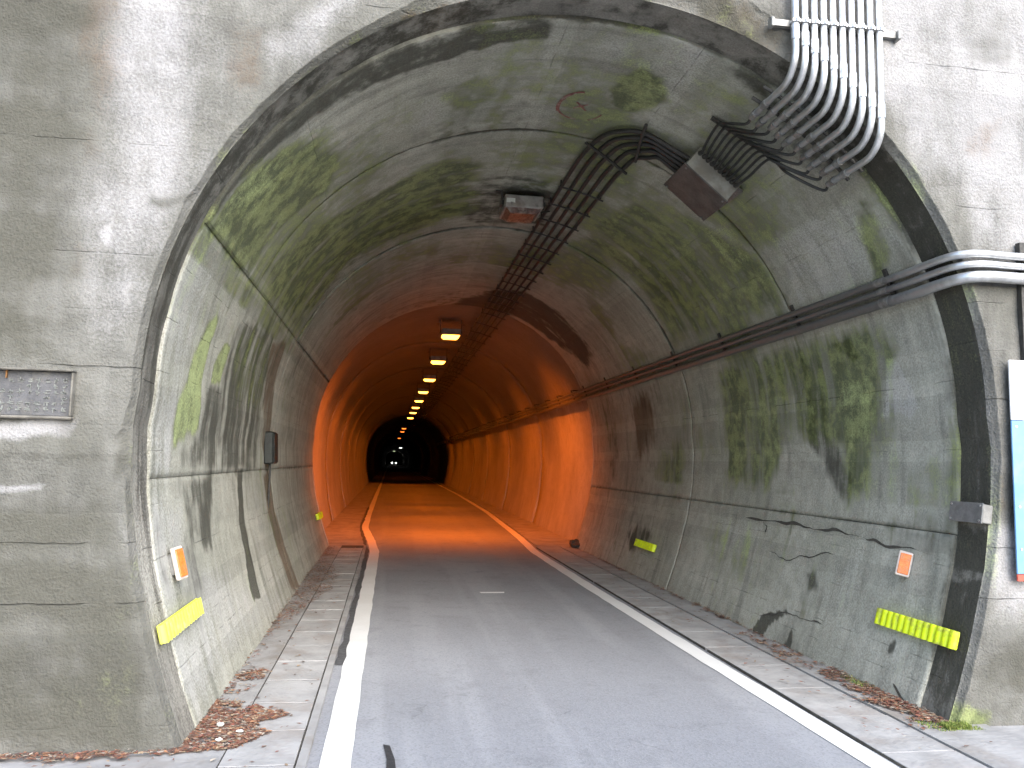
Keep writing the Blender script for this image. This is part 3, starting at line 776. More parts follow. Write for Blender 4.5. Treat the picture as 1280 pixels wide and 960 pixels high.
for nm, sa, sb, po in PANELS:
    for bi, (ya, yb, bo) in enumerate(ARCH_BAYS if nm == 'arch_panel' else WALL_BAYS):
        step = .034 if ya < 9 else .05
        g = .0022 if sa > 6 else .0009; gy = .009
        sv = np.linspace(sa + g, sb - g, max(4, int((sb - sa) / step))); yv = np.linspace(ya + gy, yb - gy, int((yb - ya) / step))
        sv = np.r_[sv[0], sv, sv[-1]]; yv = np.r_[yv[0], yv, yv[-1]]
        S_, Y_ = np.meshgrid(sv, yv, indexing='ij')
        of = lin_disp(S_, Y_) + bo + po
        # worn, slightly rounded arrises
        e = np.minimum(np.minimum(S_ - sa, sb - S_), np.minimum(Y_ - ya, yb - Y_))
        of += .008 * np.clip(1 - e / .03, 0, 1) * fbm(S_ * 12, Y_ * 12, 91)
        of[0, :] = of[-1, :] = .07; of[:, 0] = of[:, -1] = .07
        X_, Z_ = NEAR.at(S_, of)
        stn = paint(S_, Y_, LINING_ALL, .05)
        jd = np.clip(1 - e / .03, 0, 1)
        stn['D'] = np.maximum(stn['D'], jd * .36 * fbm(S_ * 2, Y_ * 2, 93) * 2)
        jy = np.clip(1 - np.minimum(Y_ - ya, yb - Y_) / .06, 0, 1) * (nm == 'arch_panel')
        stn['D'] = np.maximum(stn['D'], jy * fbm(S_ * 1.7, Y_ * .5, 94) * 1.5)
        # general damp: moss grows on the arch haunches, grime low on the right
        damp = fbm(S_ * 1.3, Y_ * .8, 95)
        stn['M'] = np.maximum(stn['M'], np.clip((damp - .40) * 2.6, 0, .72) * np.where((S_ > 2.7) & (S_ < 10.2) & (Y_ < 11), 1, .35))
        stn['D'] = np.maximum(stn['D'], np.clip((fbm(S_ * 1.1 + 9, Y_ * 1.1, 97) - .5) * 1.4, 0, .4))
        o = grid_mesh(nm, X_, Y_, Z_, M_LIN, uv=(S_, Y_), stain=stn, parent=lining, flip=True)
        # lips are flat faces so the arris stays crisp
        n_, m_ = S_.shape
        fl = np.ones((n_ - 1, m_ - 1), bool); fl[0, :] = fl[-1, :] = False; fl[:, 0] = fl[:, -1] = False
        o.data.polygons.foreach_set('use_smooth', fl.ravel())
        if bi == 0 and nm == 'arch_panel': arch_first = o
        if bi == 0 and sa == sR1: foot_right = o
# dark backing shell added behind the joints against light leaks, and the end of the thick portal section
sv = np.linspace(NEAR.smin, NEAR.smax, 160); yv = np.linspace(Y_LIN - .02, Y_END - .01, 6)
S_, Y_ = np.meshgrid(sv, yv, indexing='ij'); X_, Z_ = NEAR.at(S_, .05)
grid_mesh('backing_shell', X_, Y_, Z_, M_FILL, parent=lining, flip=True)
q = np.linspace(0, 1, 200)
xa, za = NEAR.at(NEAR.smin + q * (NEAR.smax - NEAR.smin), .006); xb, zb = FAR.at(FAR.smin + q * (FAR.smax - FAR.smin), .12)
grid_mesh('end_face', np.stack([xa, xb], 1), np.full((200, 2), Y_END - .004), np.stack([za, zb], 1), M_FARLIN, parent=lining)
# inner bore: rings of paler lining, then the unlit length with its darkness in the colour
yb_ = [Y_END - .002, 19.5, 25, 30.5, 36, 41.5, 47, 52.5]
for i in range(len(yb_) - 1):
    yv = np.linspace(yb_[i] + .01, yb_[i + 1] - .01, 14); yv = np.r_[yv[0], yv, yv[-1]]
    sv = np.linspace(FAR.smin, FAR.smax, 150)
    S_, Y_ = np.meshgrid(sv, yv, indexing='ij')
    of = (fbm(S_ * .8, Y_ * .5, 101) - .5) * .04 + (i % 2) * .008
    of[:, 0] = of[:, -1] = .07
    X_, Z_ = FAR.at(S_, of)
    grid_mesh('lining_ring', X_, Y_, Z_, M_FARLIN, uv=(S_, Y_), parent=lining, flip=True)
yd = [52.5, 62, 75, 95, 120, 160, 220, 300, 440]
for i in range(len(yd) - 1):
    yv = np.linspace(yd[i] + .01, yd[i + 1] - .01, 16); yv = np.r_[yv[0], yv, yv[-1]]
    sv = np.linspace(FAR.smin, FAR.smax, 90)
    S_, Y_ = np.meshgrid(sv, yv, indexing='ij')
    of = (fbm(S_ * .8, Y_ * .3, 111) - .5) * .10 + (i % 2) * .03 - .02
    of[:, 0] = of[:, -1] = .14
    X_, Z_ = FAR.at(S_, of)
    grid_mesh('lining_ring', X_ + path_dx(Y_), Y_, Z_, M_DEEP, uv=(S_, Y_), parent=lining, flip=True)
sv = np.linspace(FAR.smin, FAR.smax, 60); yv = np.linspace(Y_END - .004, 440, 120)
S_, Y_ = np.meshgrid(sv, yv, indexing='ij'); X_, Z_ = FAR.at(S_, .16)
grid_mesh('backing_shell', X_ + path_dx(Y_), Y_, Z_, M_FILL, parent=lining, flip=True)  # added backing behind the inner rings, keeps daylight from leaking in

# ---- faded red cross in a ring, painted on the crown
def on_lining(S_, Y_, off=0.0):
    S_ = np.asarray(S_, float); Y_ = np.asarray(Y_, float)
    x, z = NEAR.at(S_, lin_disp(S_, Y_) - .008 + off)
    return np.stack([x, Y_, z], -1)
mk = MB()
def mark(pts, w):
    p = np.array(pts, float)
    n = 26
    tt = np.linspace(0, 1, n); k = np.linspace(0, 1, len(p))
    ps = np.stack([np.interp(tt, k, p[:, 0]), np.interp(tt, k, p[:, 1])], -1)
    d = np.gradient(ps, axis=0); d /= np.linalg.norm(d, axis=1)[:, None] + 1e-9
    nn = np.stack([-d[:, 1], d[:, 0]], -1)
    ww = w * (.6 + .8 * fbm(tt * 9, tt * 0 + len(mk.v), 5))[:, None] / 2
    a = ps + nn * ww; b = ps - nn * ww
    A = on_lining(a[:, 0], a[:, 1], -.005); Bq = on_lining(b[:, 0], b[:, 1], -.005)
    vs = [v for pr in zip(A, Bq) for v in pr]
    mk.add(vs, [(2 * i, 2 * i + 1, 2 * i + 3, 2 * i + 2) for i in range(n - 1)])
s0x = NEAR.s_at_x(1.375)
mark([(s0x - .045, 5.78), (s0x + .055, 5.90)], .018)
mark([(s0x + .05, 5.79), (s0x - .05, 5.89)], .018)
a_ = [math.radians(k) for k in range(95, 215, 8)]
mark([(s0x - .01 + .165 * math.cos(a), 5.86 - .25 * math.sin(a)) for a in a_], .030)
a_ = [math.radians(k) for k in range(205, 285, 8)]
mark([(s0x - .01 + .165 * math.cos(a), 5.86 - .21 * math.sin(a)) for a in a_], .018)
a_ = [math.radians(k) for k in range(300, 350, 8)]
mark([(s0x + .02 + .17 * math.cos(a), 5.86 - .22 * math.sin(a)) for a in a_], .014)
mk.build('painted_cross_mark', M_CHALK, arch_first)

# ---- spalled cracks low on the right wall
ck = MB()
def crack(pts, w, seed):
    p = np.array(pts, float); n = 60
    tt = np.linspace(0, 1, n); k = np.linspace(0, 1, len(p))
    ps = np.stack([np.interp(tt, k, p[:, 0]), np.interp(tt, k, p[:, 1])], -1)
    ps[:, 0] += (fbm(ps[:, 1] * 6, ps[:, 0] * 0, seed) - .5) * .05
    ww = w * .6 * np.clip(2.6 * (fbm(ps[:, 1] * 3.1, ps[:, 0] * 3, seed + 5, 3) - .34), .10, 1) ** 1.5 * np.clip(np.minimum(tt, 1 - tt) * 12, .05, 1)
    d = np.gradient(ps, axis=0); d /= np.linalg.norm(d, axis=1)[:, None] + 1e-9
    nn = np.stack([-d[:, 1], d[:, 0]], -1)
    a = ps + nn * ww[:, None]; b = ps - nn * ww[:, None]
    A = on_lining(a[:, 0], a[:, 1], .0005); Bq = on_lining(b[:, 0], b[:, 1], .0005)
    ck.add([v for pr in zip(A, Bq) for v in pr], [(2 * i, 2 * i + 1, 2 * i + 3, 2 * i + 2) for i in range(n - 1)])
crack([(10.46, 8.2), (10.47, 7.25), (10.45, 6.84), (10.47, 6.42), (10.46, 5.99), (10.47, 5.66), (10.51, 5.4), (10.50, 5.05), (10.53, 4.72)], .030, 3)
crack([(10.48, 7.3), (10.52, 7.2), (10.58, 7.21)], .045, 8)
crack([(11.33, 6.91), (11.22, 6.46), (11.19, 5.91)], .016, 13)
crack([(10.63, 5.98), (10.78, 6.69), (10.75, 7.08)], .010, 17)
crack([(11.40, 4.95), (11.46, 4.82), (11.50, 4.75)], .016, 21)
ck.build('crack', M_FILL, foot_right, kind='stuff')

# ================================================================== CONDUITS AND CABLES
def arc_z(x, off=0.0):
    r = NEAR.r - off
    return NEAR.cz + math.sqrt(max(0, r * r - (x - NEAR.cx) ** 2))

def smooth_path(pts, n=10):
    """Catmull-Rom through pts"""
    P = [Vector(p) for p in pts]
    P = [P[0] * 2 - P[1]] + P + [P[-1] * 2 - P[-2]]
    out = []
    for i in range(1, len(P) - 2):
        for k in range(n):
            t = k / n
            a, b, c, d = P[i - 1], P[i], P[i + 1], P[i + 2]
            out.append(.5 * ((2 * b) + (c - a) * t + (2 * a - 5 * b + 4 * c - d) * t * t + (3 * b - 3 * c + d - a) * t ** 3))
    out.append(P[-2])
    return out

# ---- bank of ten conduits coming down the headwall and bending into the bore
bank = thing('conduit_bank', 'ten parallel galvanised conduits running down the headwall and bending into the tunnel', 'pipes', (2.61, 4.29, 3.6))
NP = 10
pipe_end = []
for i in range(NP):
    f = i / (NP - 1)
    x = 2.340 + f * .553
    za = arc_z(x)
    r = .0215
    yp = 4.300
    Rb = .17
    zh = za - .135 - .01 * f
    ye = 4.86 + .03 * math.sin(i * 2.1)
    path = [(x, yp, 7.55), (x, yp, 6.0), (x, yp, zh + Rb + .02)]
    for k in range(0, 11):
        a = math.pi / 2 * k / 10
        path.append((x, yp + Rb * (1 - math.cos(a)), zh + Rb * (1 - math.sin(a))))
    path += [(x, ye - .1, zh), (x, ye, zh)]
    m = MB(); m.tube(path, r, 14)
    c = m.build('conduit', M_GALVIN, bank)
    m = MB(); zc = za + .10 + .035 * (1 - f)
    m.tube([(x, yp, zc + .045), (x, yp, zc - .045)], .0265, 14)
    m.build('coupling', M_GALV, c)
    m = MB(); m.tube([(x, ye - .19, zh), (x, ye - .13, zh)], .028, 12); m.tube([(x, ye - .03, zh), (x, ye + .045, zh)], [.029, .022], 12)
    m.build('end_bush', M_GALVD, c)
    # strap holding the conduit to the rail
    m = MB(); m.tube([(x, 4.272, 4.204 - .012), (x, 4.272, 4.204 + .012)], .012, 8); m.box((x, 4.30, 4.204), (.052, .05, .016))
    m.build('clamp', M_GALV, c)
    pipe_end.append(Vector((x, ye + .04, zh)))
m = MB(); m.box((2.62, 4.336, 4.204), (.86, .028, .040)); m.build('support_rail', M_GALVD, bank)
for xx in (2.20, 3.035):
    m = MB(); m.box((xx, 4.325, 4.197), (.022, .05, .06), bev=.004); m.build('rail_end', M_GALVD, bank)
for yy in (4.60, 4.76):
    m = MB()
    pp = []
    for i in range(-1, NP + 1):
        x = 2.34 + i / (NP - 1) * .553
        pp.append((x, yy, arc_z(x) - .10))
    m.tube(pp, .013, 6); m.build('support_rail', M_STEELDK, bank)

# ---- pull box hung on the haunch
PB_F = Vector((2.334, 5.75, 4.007)); tb = Vector((.330, 0, -.273)); wb = tb.length; tb.normalize()
nb_ = Vector((-.273, 0, -.330)).normalized()
yax = Vector((0, 1, 0))
rotb = Matrix((tb, yax, nb_)).transposed()
pull = thing('pull_box', 'grey steel pull box with dark underside bolted to the tunnel haunch', 'electrical box', (2.45, 5.75, 3.8))
cb_ = PB_F + tb * wb / 2 + nb_ * .105 + yax * .235
m = MB(); m.box(cb_, (wb + .005, .47, .20), rotb, bev=.006); m.build('body', M_BOX, pull)
m = MB(); m.box(cb_ + nb_ * .107, (wb + .03, .49, .012), rotb, bev=.003); m.build('cover', M_BOXDK, pull)
for sx in (-1, 1):
    for sy in (-1, 1):
        m = MB(); p = cb_ + nb_ * .115 + tb * sx * (wb / 2 - .02) + yax * sy * .215
        m.tube([p, p + nb_ * .008], .009, 6); m.build('bolt', M_GALVD, pull)
for sx in (-1, 1):
    m = MB(); p = cb_ - nb_ * .10 + tb * sx * (wb / 2 + .03); m.box(p, (.06, .30, .012), rotb); m.build('mounting_lug', M_GALVD, pull)

# ---- ten flexible leads from the conduit ends to the pull box
leads = thing('flexible_leads', 'ten short black flexible cables linking the conduit ends to the pull box', 'cables', (2.6, 5.2, 3.8))
fr0 = Vector((2.262, 5.294, 4.000)); fr1 = Vector((2.672, 5.24, 3.735))
for i in range(NP):
    f = i / (NP - 1)
    a = pipe_end[i]
    rp = fr0.lerp(fr1, .04 + f * .92) + Vector((-.012, 0, -.018))
    gl = PB_F + tb * wb * (.06 + f * .88) + nb_ * .062
    pts = [a, a + Vector((-.01, .07, -.018)), a.lerp(rp, .58) + Vector((-.02 - .03 * f, .0, -.012 - .02 * f)), rp, rp.lerp(gl, .55) + Vector((-.014, 0, -.02)), gl + Vector((0, -.05, -.008)), gl]
    m = MB(); m.tube(smooth_path(pts, 8), .0105, 8); c = m.build('lead', M_CABLE, leads)
    m = MB(); m.tube([gl + Vector((0, -.045, -.006)), gl + Vector((0, .008, 0))], [.016, .020], 8); m.build('gland', M_STEELDK, c)
d_ = (fr1 - fr0).normalized()
m = MB(); rr = Matrix((d_, yax - d_ * yax.dot(d_), d_.cross(yax))).transposed()
m.box((fr0 + fr1) / 2 + Vector((.0, 0, .0)), ((fr1 - fr0).length + .10, .03, .022), rr); m.build('support_rail', M_STEELDK, leads)

# ---- five cables on cross rails along the crown
tray = thing('crown_cable_run', 'five dark cables on cross rails running along the tunnel crown', 'cables', (1.76, 6.5, 4.2))
OFF = .05
for j in range(5):
    x = 1.572 + .092 * j
    yt = 5.885 + .072 * (4 - j) * .0 + .068 * j      # where the lead turns to the box
    pts = []
    for yy in (66, 50, 40, 30, 22, 16, 12, 10, 9, 8, 7.4):
        pts.append((x, yy, arc_z(x, OFF)))
    yb0 = 6.62 + .02 * j
    corner = [(x, 7.0, OFF), (x + .01, yb0, OFF), (x + .07 - .008 * j, yt + .30 - .02 * j, OFF), (x + .20 - .02 * j, yt + .09, OFF), (x + .36 - .045 * j, yt + .01, OFF)]
    for (cx_, cy_, of) in corner: pts.append((cx_, cy_, arc_z(cx_, of)))
    box_in = PB_F + nb_ * (.10) + yax * (.10 + .072 * j) - tb * .005
    pts.append(tuple(box_in.lerp(Vector(pts[-1]), .35))); pts.append(tuple(box_in))
    m = MB(); m.tube(smooth_path(pts, 6), .0195, 8); m.build('cable', M_CABLE, tray)
yy = 7.42
while yy < 50:
    m = MB()
    pp = [(xq, yy + .01, arc_z(xq, OFF + .022)) for xq in np.linspace(1.535, 1.985, 6)]
    m.tube(pp, .009, 6)
    for xq in (1.56, 1.96): m.tube([(xq, yy + .01, arc_z(xq, OFF + .01)), (xq, yy + .01, arc_z(xq, -.01))], .007, 6)
    m.build('cross_rail', M_STEELDK, tray)
    yy += .52 if yy < 14 else 1.04
m = MB(); m.tube([(1.54, 6.34, arc_z(1.54, OFF + .02)), (1.70, 6.46, arc_z(1.70, OFF + .02)), (1.99, 6.66, arc_z(1.99, OFF + .02))], .014, 6); m.build('cross_rail', M_STEELDK, tray)
m = MB(); m.tube([(1.865, 5.72, arc_z(1.865, OFF + .025)), (1.90, 5.95, arc_z(1.9, OFF + .025)), (1.98, 6.36, arc_z(1.98, OFF + .025))], .015, 6); m.build('cross_rail', M_STEELDK, tray)

# ---- three pipes along the right wall, turning out round the portal edge
wp = thing('wall_pipe_run', 'three galvanised pipes along the right tunnel wall turning out onto the headwall', 'pipes', (3.4, 4.6, 2.7))
for zc, r, o_, zf in ((2.820, .025, .040, 2.828), (2.758, .023, .040, 2.766), (2.680, .036, .048, 2.690)):
    sx_ = NEAR.right_s(zc)
    xw = float(NEAR.at(sx_, -o_)[0])
    pts = [(xw, y_, zc) for y_ in (60, 40, 25, 16, 12, 9, 7, 6, 5.4, 5.05)]
    yo = Y_FACE - .055 - r * .4
    pts += [(xw, 4.80, zc), (xw - .004, 4.58, zc + .002), (xw + .006, 4.40, zc + .005), (xw + .055, yo + .022, zc + .008), (xw + .16, yo - .006, zc + .01), (xw + .34, yo, zf), (xw + .8, yo, zf), (5.4, yo, zf), (7.5, yo, zf)]
    m = MB(); m.tube(smooth_path(pts, 6), r, 12); pp_ = m.build('pipe', M_GALVIN, wp)
    m = MB(); m.tube([(xw, 5.02, zc), (xw, 5.12, zc)], r + .005, 12); m.build('coupling', M_GALVD, pp_)
    m = MB(); m.tube([(xw + 1.02, yo, zf), (xw + 1.1, yo, zf)], r + .005, 12); m.build('coupling', M_GALV, pp_)
ybr = [5.0, 6.31, 7.85, 9.28, 10.87, 12.39, 13.84, 14.78, 16.1, 17.38] + [18.7 + 1.35 * k for k in range(22)]
for yb1 in ybr:
    m = MB()
    zc0 = 2.75
    xw = float(NEAR.at(NEAR.right_s(zc0), 0)[0])
    deep = .03 if yb1 < Y_END else .17
    m.box((xw - .035, yb1, 2.775), (.018, .034, .26), Matrix.Rotation(math.radians(-22), 3, 'Y'))
    m.box((xw + deep / 2 - .03, yb1, 2.89), (deep + .05, .03, .022))
    m.build('bracket', M_STEELDK, wp)
for xx in (3.845, 5.2):
    m = MB(); m.box((xx, Y_FACE - .018, 2.42), (.042, .036, 1.02)); m.build('strut_channel', M_STEELDK, wp)

# ================================================================== LAMPS
LENS = {'pale': M_TUBE2, 'unlit': M_LAMPG, 'lit': M_SOD, 'dim': M_SODDIM, 'white': M_TUBE}
lamp_words = {}
def ceiling_lamp(x, y, zb, kind, label, power=0.0):
    """zb: underside of the lens"""
    far = y > Y_END
    dxp = float(path_dx(y)); x = x + dxp
    t_ = thing('ceiling_lamp', label, 'lamp', (x, y, zb), 'lamps along the tunnel crown')
    w, l, h = .40, .46, .13
    if kind in ('white', 'pale'): w, l = .6, .35
    m = MB(); m.box((x, y, zb + .045 + h / 2), (w, l, h), bev=.012); m.build('housing', M_LAMPB, t_)
    # lens: shallow bowl under the housing
    m = MB()
    a, b = w / 2 - .02, l / 2 - .02; a2, b2 = a - .05, b - .05; z1_, z2_ = zb + .046, zb
    vs = [(x - a, y - b, z1_), (x + a, y - b, z1_), (x + a, y + b, z1_), (x - a, y + b, z1_), (x - a2, y - b2, z2_), (x + a2, y - b2, z2_), (x + a2, y + b2, z2_), (x - a2, y + b2, z2_)]
    m.add(vs, [(4, 7, 6, 5), (0, 4, 5, 1), (1, 5, 6, 2), (2, 6, 7, 3), (3, 7, 4, 0)]); m.build('lens', LENS[kind], t_)
    top = (4.43 if far else arc_z(x - .25)) + .02
    for sx in (-1, 1):
        m = MB()
        xx = x + sx * (w / 2 + .018)
        m.box((xx, y - .1, (zb + .08 + top) / 2), (.014, .035, top - zb - .08))
        m.box((xx + sx * .03, y - .1, min(top - .03, zb + .28)), (.07, .04, .012))
        m.box((xx, y - .1, zb + .11), (.03, .10, .05))
        m.build('bracket', M_STEELDK, t_)
    if y < 20:
        for sx in (-1, 1):
            m = MB(); m.box((x + sx * w * .32, y - l / 2 - .006, zb + .07), (.03, .014, .04)); m.build('latch', M_GALVD, t_)
    if power > 0:
        # each luminaire throws its beam sideways, half to either wall
        for sx in (-1, 1):
            ld = bpy.data.lights.new('lamp_light', 'SPOT')
            ld.energy = power * .80; ld.spot_size = math.radians(112); ld.spot_blend = 1.0
            ld.color = (1.0, .155, .001) if kind != 'white' else (.9, 1, .95)
            ld.shadow_soft_size = .12
            lo = bpy.data.objects.new('lamp_light', ld); COL.objects.link(lo)
            lo.location = (x + sx * .08, y, zb - .03); lo.rotation_euler = (0, -sx * math.radians(27), 0)
            child_fix(lo, t_)
    return t_
u = ceiling_lamp(1.262, 8.05, 4.055, 'unlit', 'unlit lamp with rusty red glass hanging from the mossy crown beside the cables')
m = MB(); m.box((1.262 - .14, 8.05 - .231, 4.165), (.09, .004, .045)); m.build('rating_label', M_LAMPW, u)
m = MB(); m.tube(smooth_path([(1.45, 8.1, 4.14), (1.52, 8.15, 4.17), (1.60, 8.2, 4.20)], 5), .008, 6); m.build('feed_cable', M_CABLE, u)
ORD = ['first', 'second', 'third', 'fourth', 'fifth', 'sixth', 'seventh', 'eighth']
PW = 360.0
for i, (x, y) in enumerate([(1.14, 16.34), (1.14, 20.7), (1.145, 25.4), (1.135, 30.1), (1.137, 34.7), (1.133, 39.1), (1.122, 43.4), (1.116, 48.9)]):
    extra = ' and largest' if i == 0 else ''
    ceiling_lamp(x, y, 4.03, 'lit', f'{ORD[i]}{extra} glowing orange sodium lamp counted inward from the tunnel mouth', PW * (1.0, .6, .4, .3, .26, .22, .2, .2)[i])
ceiling_lamp(1.0, 65.4, 4.03, 'dim', 'dim red orange lamp just past the row of bright orange lamps', 6)
ceiling_lamp(.985, 73.0, 4.03, 'dim', 'second dim red lamp close behind the first dim one', 6)
ceiling_lamp(.935, 94.8, 4.03, 'dim', 'faintest dim red lamp standing alone above the white lamp', 5)
ceiling_lamp(2.05, 169.0, 4.03, 'white', 'bright white lamp deep in the tunnel above the car headlights', 1)
ceiling_lamp(1.0, 235.0, 4.03, 'pale', 'small pale greenish lamp between the white lamp and the headlights', 0)

# ================================================================== WALL FITTINGS
def wall_frame(side, z, y, off=0.0):
    """local frame on the lining: origin, along (into bore), up the wall, inward normal"""
    s_ = NEAR.left_s(z) if side < 0 else NEAR.right_s(z)
    x, zz = NEAR.at(s_, -off)
    xa, za = NEAR.at(s_ - .02 * side, -off)
    up = Vector((float(xa - x), 0, float(za - zz))).normalized()
    if up.z < 0: up = -up
    al = Vector((0, 1, 0))
    nin = up.cross(al) if side > 0 else al.cross(up)
    if nin.x * side > 0: nin = -nin
    return Vector((float(x), y, float(zz))), al, up, nin

def amber(side, y, z, label, h=.168):
    o_, al, up, nin = wall_frame(side, z, y)
    t_ = thing('amber_reflector', label, 'reflector', o_, 'amber wall reflectors at the tunnel mouth')
    # face turned towards oncoming traffic
    fdir = (nin * .55 - al * .85 if side > 0 else nin * .93 - al * .36).normalized(); wdir = up.cross(fdir).normalized()
    rot = Matrix((wdir, fdir, up)).transposed()
    c = o_ + nin * .050
    m = MB(); m.box(c - fdir * .006, (.088, .026, h), rot, bev=.006); m.build('frame', M_AMBERF, t_)
    m = MB(); m.box(c + fdir * .010, (.068, .010, h - .028), rot, bev=.004); m.build('lens', M_AMBER, t_)
    m = MB(); m.box(o_ + nin * .018, (.05, .045, .12), Matrix((nin, al, up)).transposed(), bev=.004); m.build('base', M_GREY, t_)
    return t_
amber(-1, 4.93, .868, 'orange rectangular reflector on the pale wall above the plain yellow strip', .19)
amber(1, 5.06, .855, 'orange rectangular reflector on the grey wall above the long ribbed yellow strip')

def yellow_strip(side, y0, y1, z, h, ribs, mat, label):
    o_, al, up, nin = wall_frame(side, z, (y0 + y1) / 2)
    t_ = thing('reflective_strip', label, 'reflector', o_, 'yellow reflective strips low on the walls')
    L = y1 - y0
    rot = Matrix((nin, al, up)).transposed()
    m = MB(); m.box(o_ + nin * .014, (.016, L, h), rot, bev=.006); m.build('backing', mat, t_)
    pitch = L / ribs
    for k in range(ribs):
        m = MB()
        c = o_ + al * (-L / 2 + pitch * (k + .5)) + nin * .022
        n = 7
        vs = []
        for q in range(n):
            a = math.pi * q / (n - 1)
            p = c + al * (-math.cos(a) * pitch * .46) + nin * (math.sin(a) * pitch * .42)
            hh = h / 2 * (.90 + .10 * math.sin(a))
            vs += [p - up * hh, p + up * hh]
        fs = [(2 * q, 2 * q + 1, 2 * q + 3, 2 * q + 2) for q in range(n - 1)]
        m.add(vs, fs, True)
        m.add([vs[2 * q] for q in range(n)], [tuple(range(n))]); m.add([vs[2 * q + 1] for q in range(n)], [tuple(range(n))[::-1]])
        m.build('rib', mat, t_)
    return t_
yellow_strip(1, 4.47, 5.27, .478, .112, 13, M_YEL, 'long ribbed fluorescent yellow strip low on the wall beside the portal edge')
yellow_strip(-1, 4.42, 5.26, .575, .10, 14, M_YELP, 'pale yellow strip low on the wall beside the leaf pile')
yellow_strip(1, 10.0, 10.78, .43, .10, 8, M_YEL, 'short looking yellow strip farther in under a dark stain')
yellow_strip(-1, 13.2, 13.85, .56, .10, 6, M_YEL, 'tiny yellow strip on the wall at the edge of the orange light')

# ---- flat cover box on the dark reveal
sb = NEAR.right_s(1.25)
o_, al, up, nin = wall_frame(1, 1.245, 4.535)
t_ = thing('cover_box', 'flat grey steel cover box on the dark portal reveal', 'electrical box', o_)
rot = Matrix((nin, al, up)).transposed()
m = MB(); m.box(o_ + nin * .012, (.07, .28, .115), rot, bev=.005); m.build('body', M_GREY, t_)
m = MB(); m.box(o_ + nin * .050, (.008, .29, .125), rot, bev=.003); m.build('lid', M_GREY, t_)
for a in (-1, 1):
    for b in (-1, 1):
        m = MB(); p = o_ + nin * .053 + al * a * .125 + up * b * .045; m.tube([p, p + nin * .006], .007, 6); m.build('screw', M_GALV, t_)

# ---- dark box on the left wall at the second joint
o_, al, up, nin = wall_frame(-1, 1.60, 8.85)
t_ = thing('wall_box', 'black box fixed to the wall at the brown stained joint', 'electrical box', o_)
rot = Matrix((nin, al, up)).transposed()
m = MB(); m.box(o_ + nin * .045, (.10, .30, .34), rot, bev=.012); m.build('body', M_DARKBOX, t_)
m = MB(); m.box(o_ + nin * .10, (.012, .27, .31), rot, bev=.004); m.build('door', M_DARKBOX, t_)
m = MB(); m.tube([o_ + nin * .04 - up * .17, o_ + nin * .03 - up * .45, o_ + nin * .01 - up * .8], .012, 6); m.build('conduit', M_STEELDK, t_)

# ---- inscribed plaque on the headwall
t_ = thing('inscribed_plaque', 'dark stone plaque with rows of worn pale characters set in the headwall', 'plaque', (-2.08, Y_FACE, 1.8))
px0, px1, pz0, pz1 = -2.56, -1.62, 1.685, 1.912
m = MB(); m.box(((px0 + px1) / 2, Y_FACE - .004, (pz0 + pz1) / 2), (px1 - px0, .03, pz1 - pz0), bev=.003); m.build('panel', M_PLQ, t_)
for (xa, xb, za, zb) in ((px0 - .02, px1 + .014, pz1, pz1 + .010), (px0 - .02, px1 + .014, pz0 - .016, pz0), (px0 - .02, px0, pz0 + .001, pz1 - .001), (px1, px1 + .010, pz0 + .001, pz1 - .001)):
    m = MB(); m.box(((xa + xb) / 2, Y_FACE - .018, (za + zb) / 2), (xb - xa, .085 if za >= pz1 else .045, zb - za), bev=.006); m.build('border', M_BORD, t_)
lr = random.Random(3)
m = MB()
rows = 6
for r_ in range(rows):
    zc = pz1 - .048 - r_ * .029
    for c_ in range(22):
        xc = px0 + .035 + c_ * .0415
        if (r_ in (1, 3) and lr.random() < .55) or (r_ == 0 and lr.random() < .3): continue
        for k in range(lr.randint(4, 6)):
            hz = lr.random() < .55
            lx, lz = (lr.uniform(.012, .024), .0032) if hz else (.0032, lr.uniform(.010, .020))
            m.box((xc + lr.uniform(-.008, .008), Y_FACE - .0205, zc + lr.uniform(-.008, .008)), (lx, .005, lz))
m.build('lettering', M_PLQT, t_, kind='stuff')
m = MB(); m.box((-1.93 + .001, Y_FACE - .024, 1.895), (.006, .012, .045)); m.build('rusty_pin', simple('rust', (0.25, 0.12, 0.04), .9), t_)

# ---- white and blue notice board on the headwall
t_ = thing('notice_board', 'tall white and light blue notice board fixed to the headwall', 'sign', (4.05, 4.3, 1.5))
bx0, bx1 = 3.700, 4.36
def board(nm, za, zb, mat, yy=4.305, th=.012, xa=bx0, xb=bx1):
    m = MB(); m.box(((xa + xb) / 2, yy, (za + zb) / 2), (xb - xa, th, zb - za), bev=.002); return m.build(nm, mat, t_)
board('white_panel', 1.820, 2.185, M_WHITE)
board('blue_panel', .905, 1.816, M_BLUE)
board('red_band', .862, .901, M_RED)
for zc in (1.05, 1.30, 1.78, 2.05):
    m = MB(); m.tube([(bx0 + .03, 4.302, zc), (bx0 + .03, 4.295, zc)], .008, 8); m.build('bolt', M_GALV, t_)
for xx in (3.80, 4.25):
    m = MB(); m.box((xx, 4.335, 1.52), (.04, .045, 1.25)); m.build('post', M_GALVD, t_)

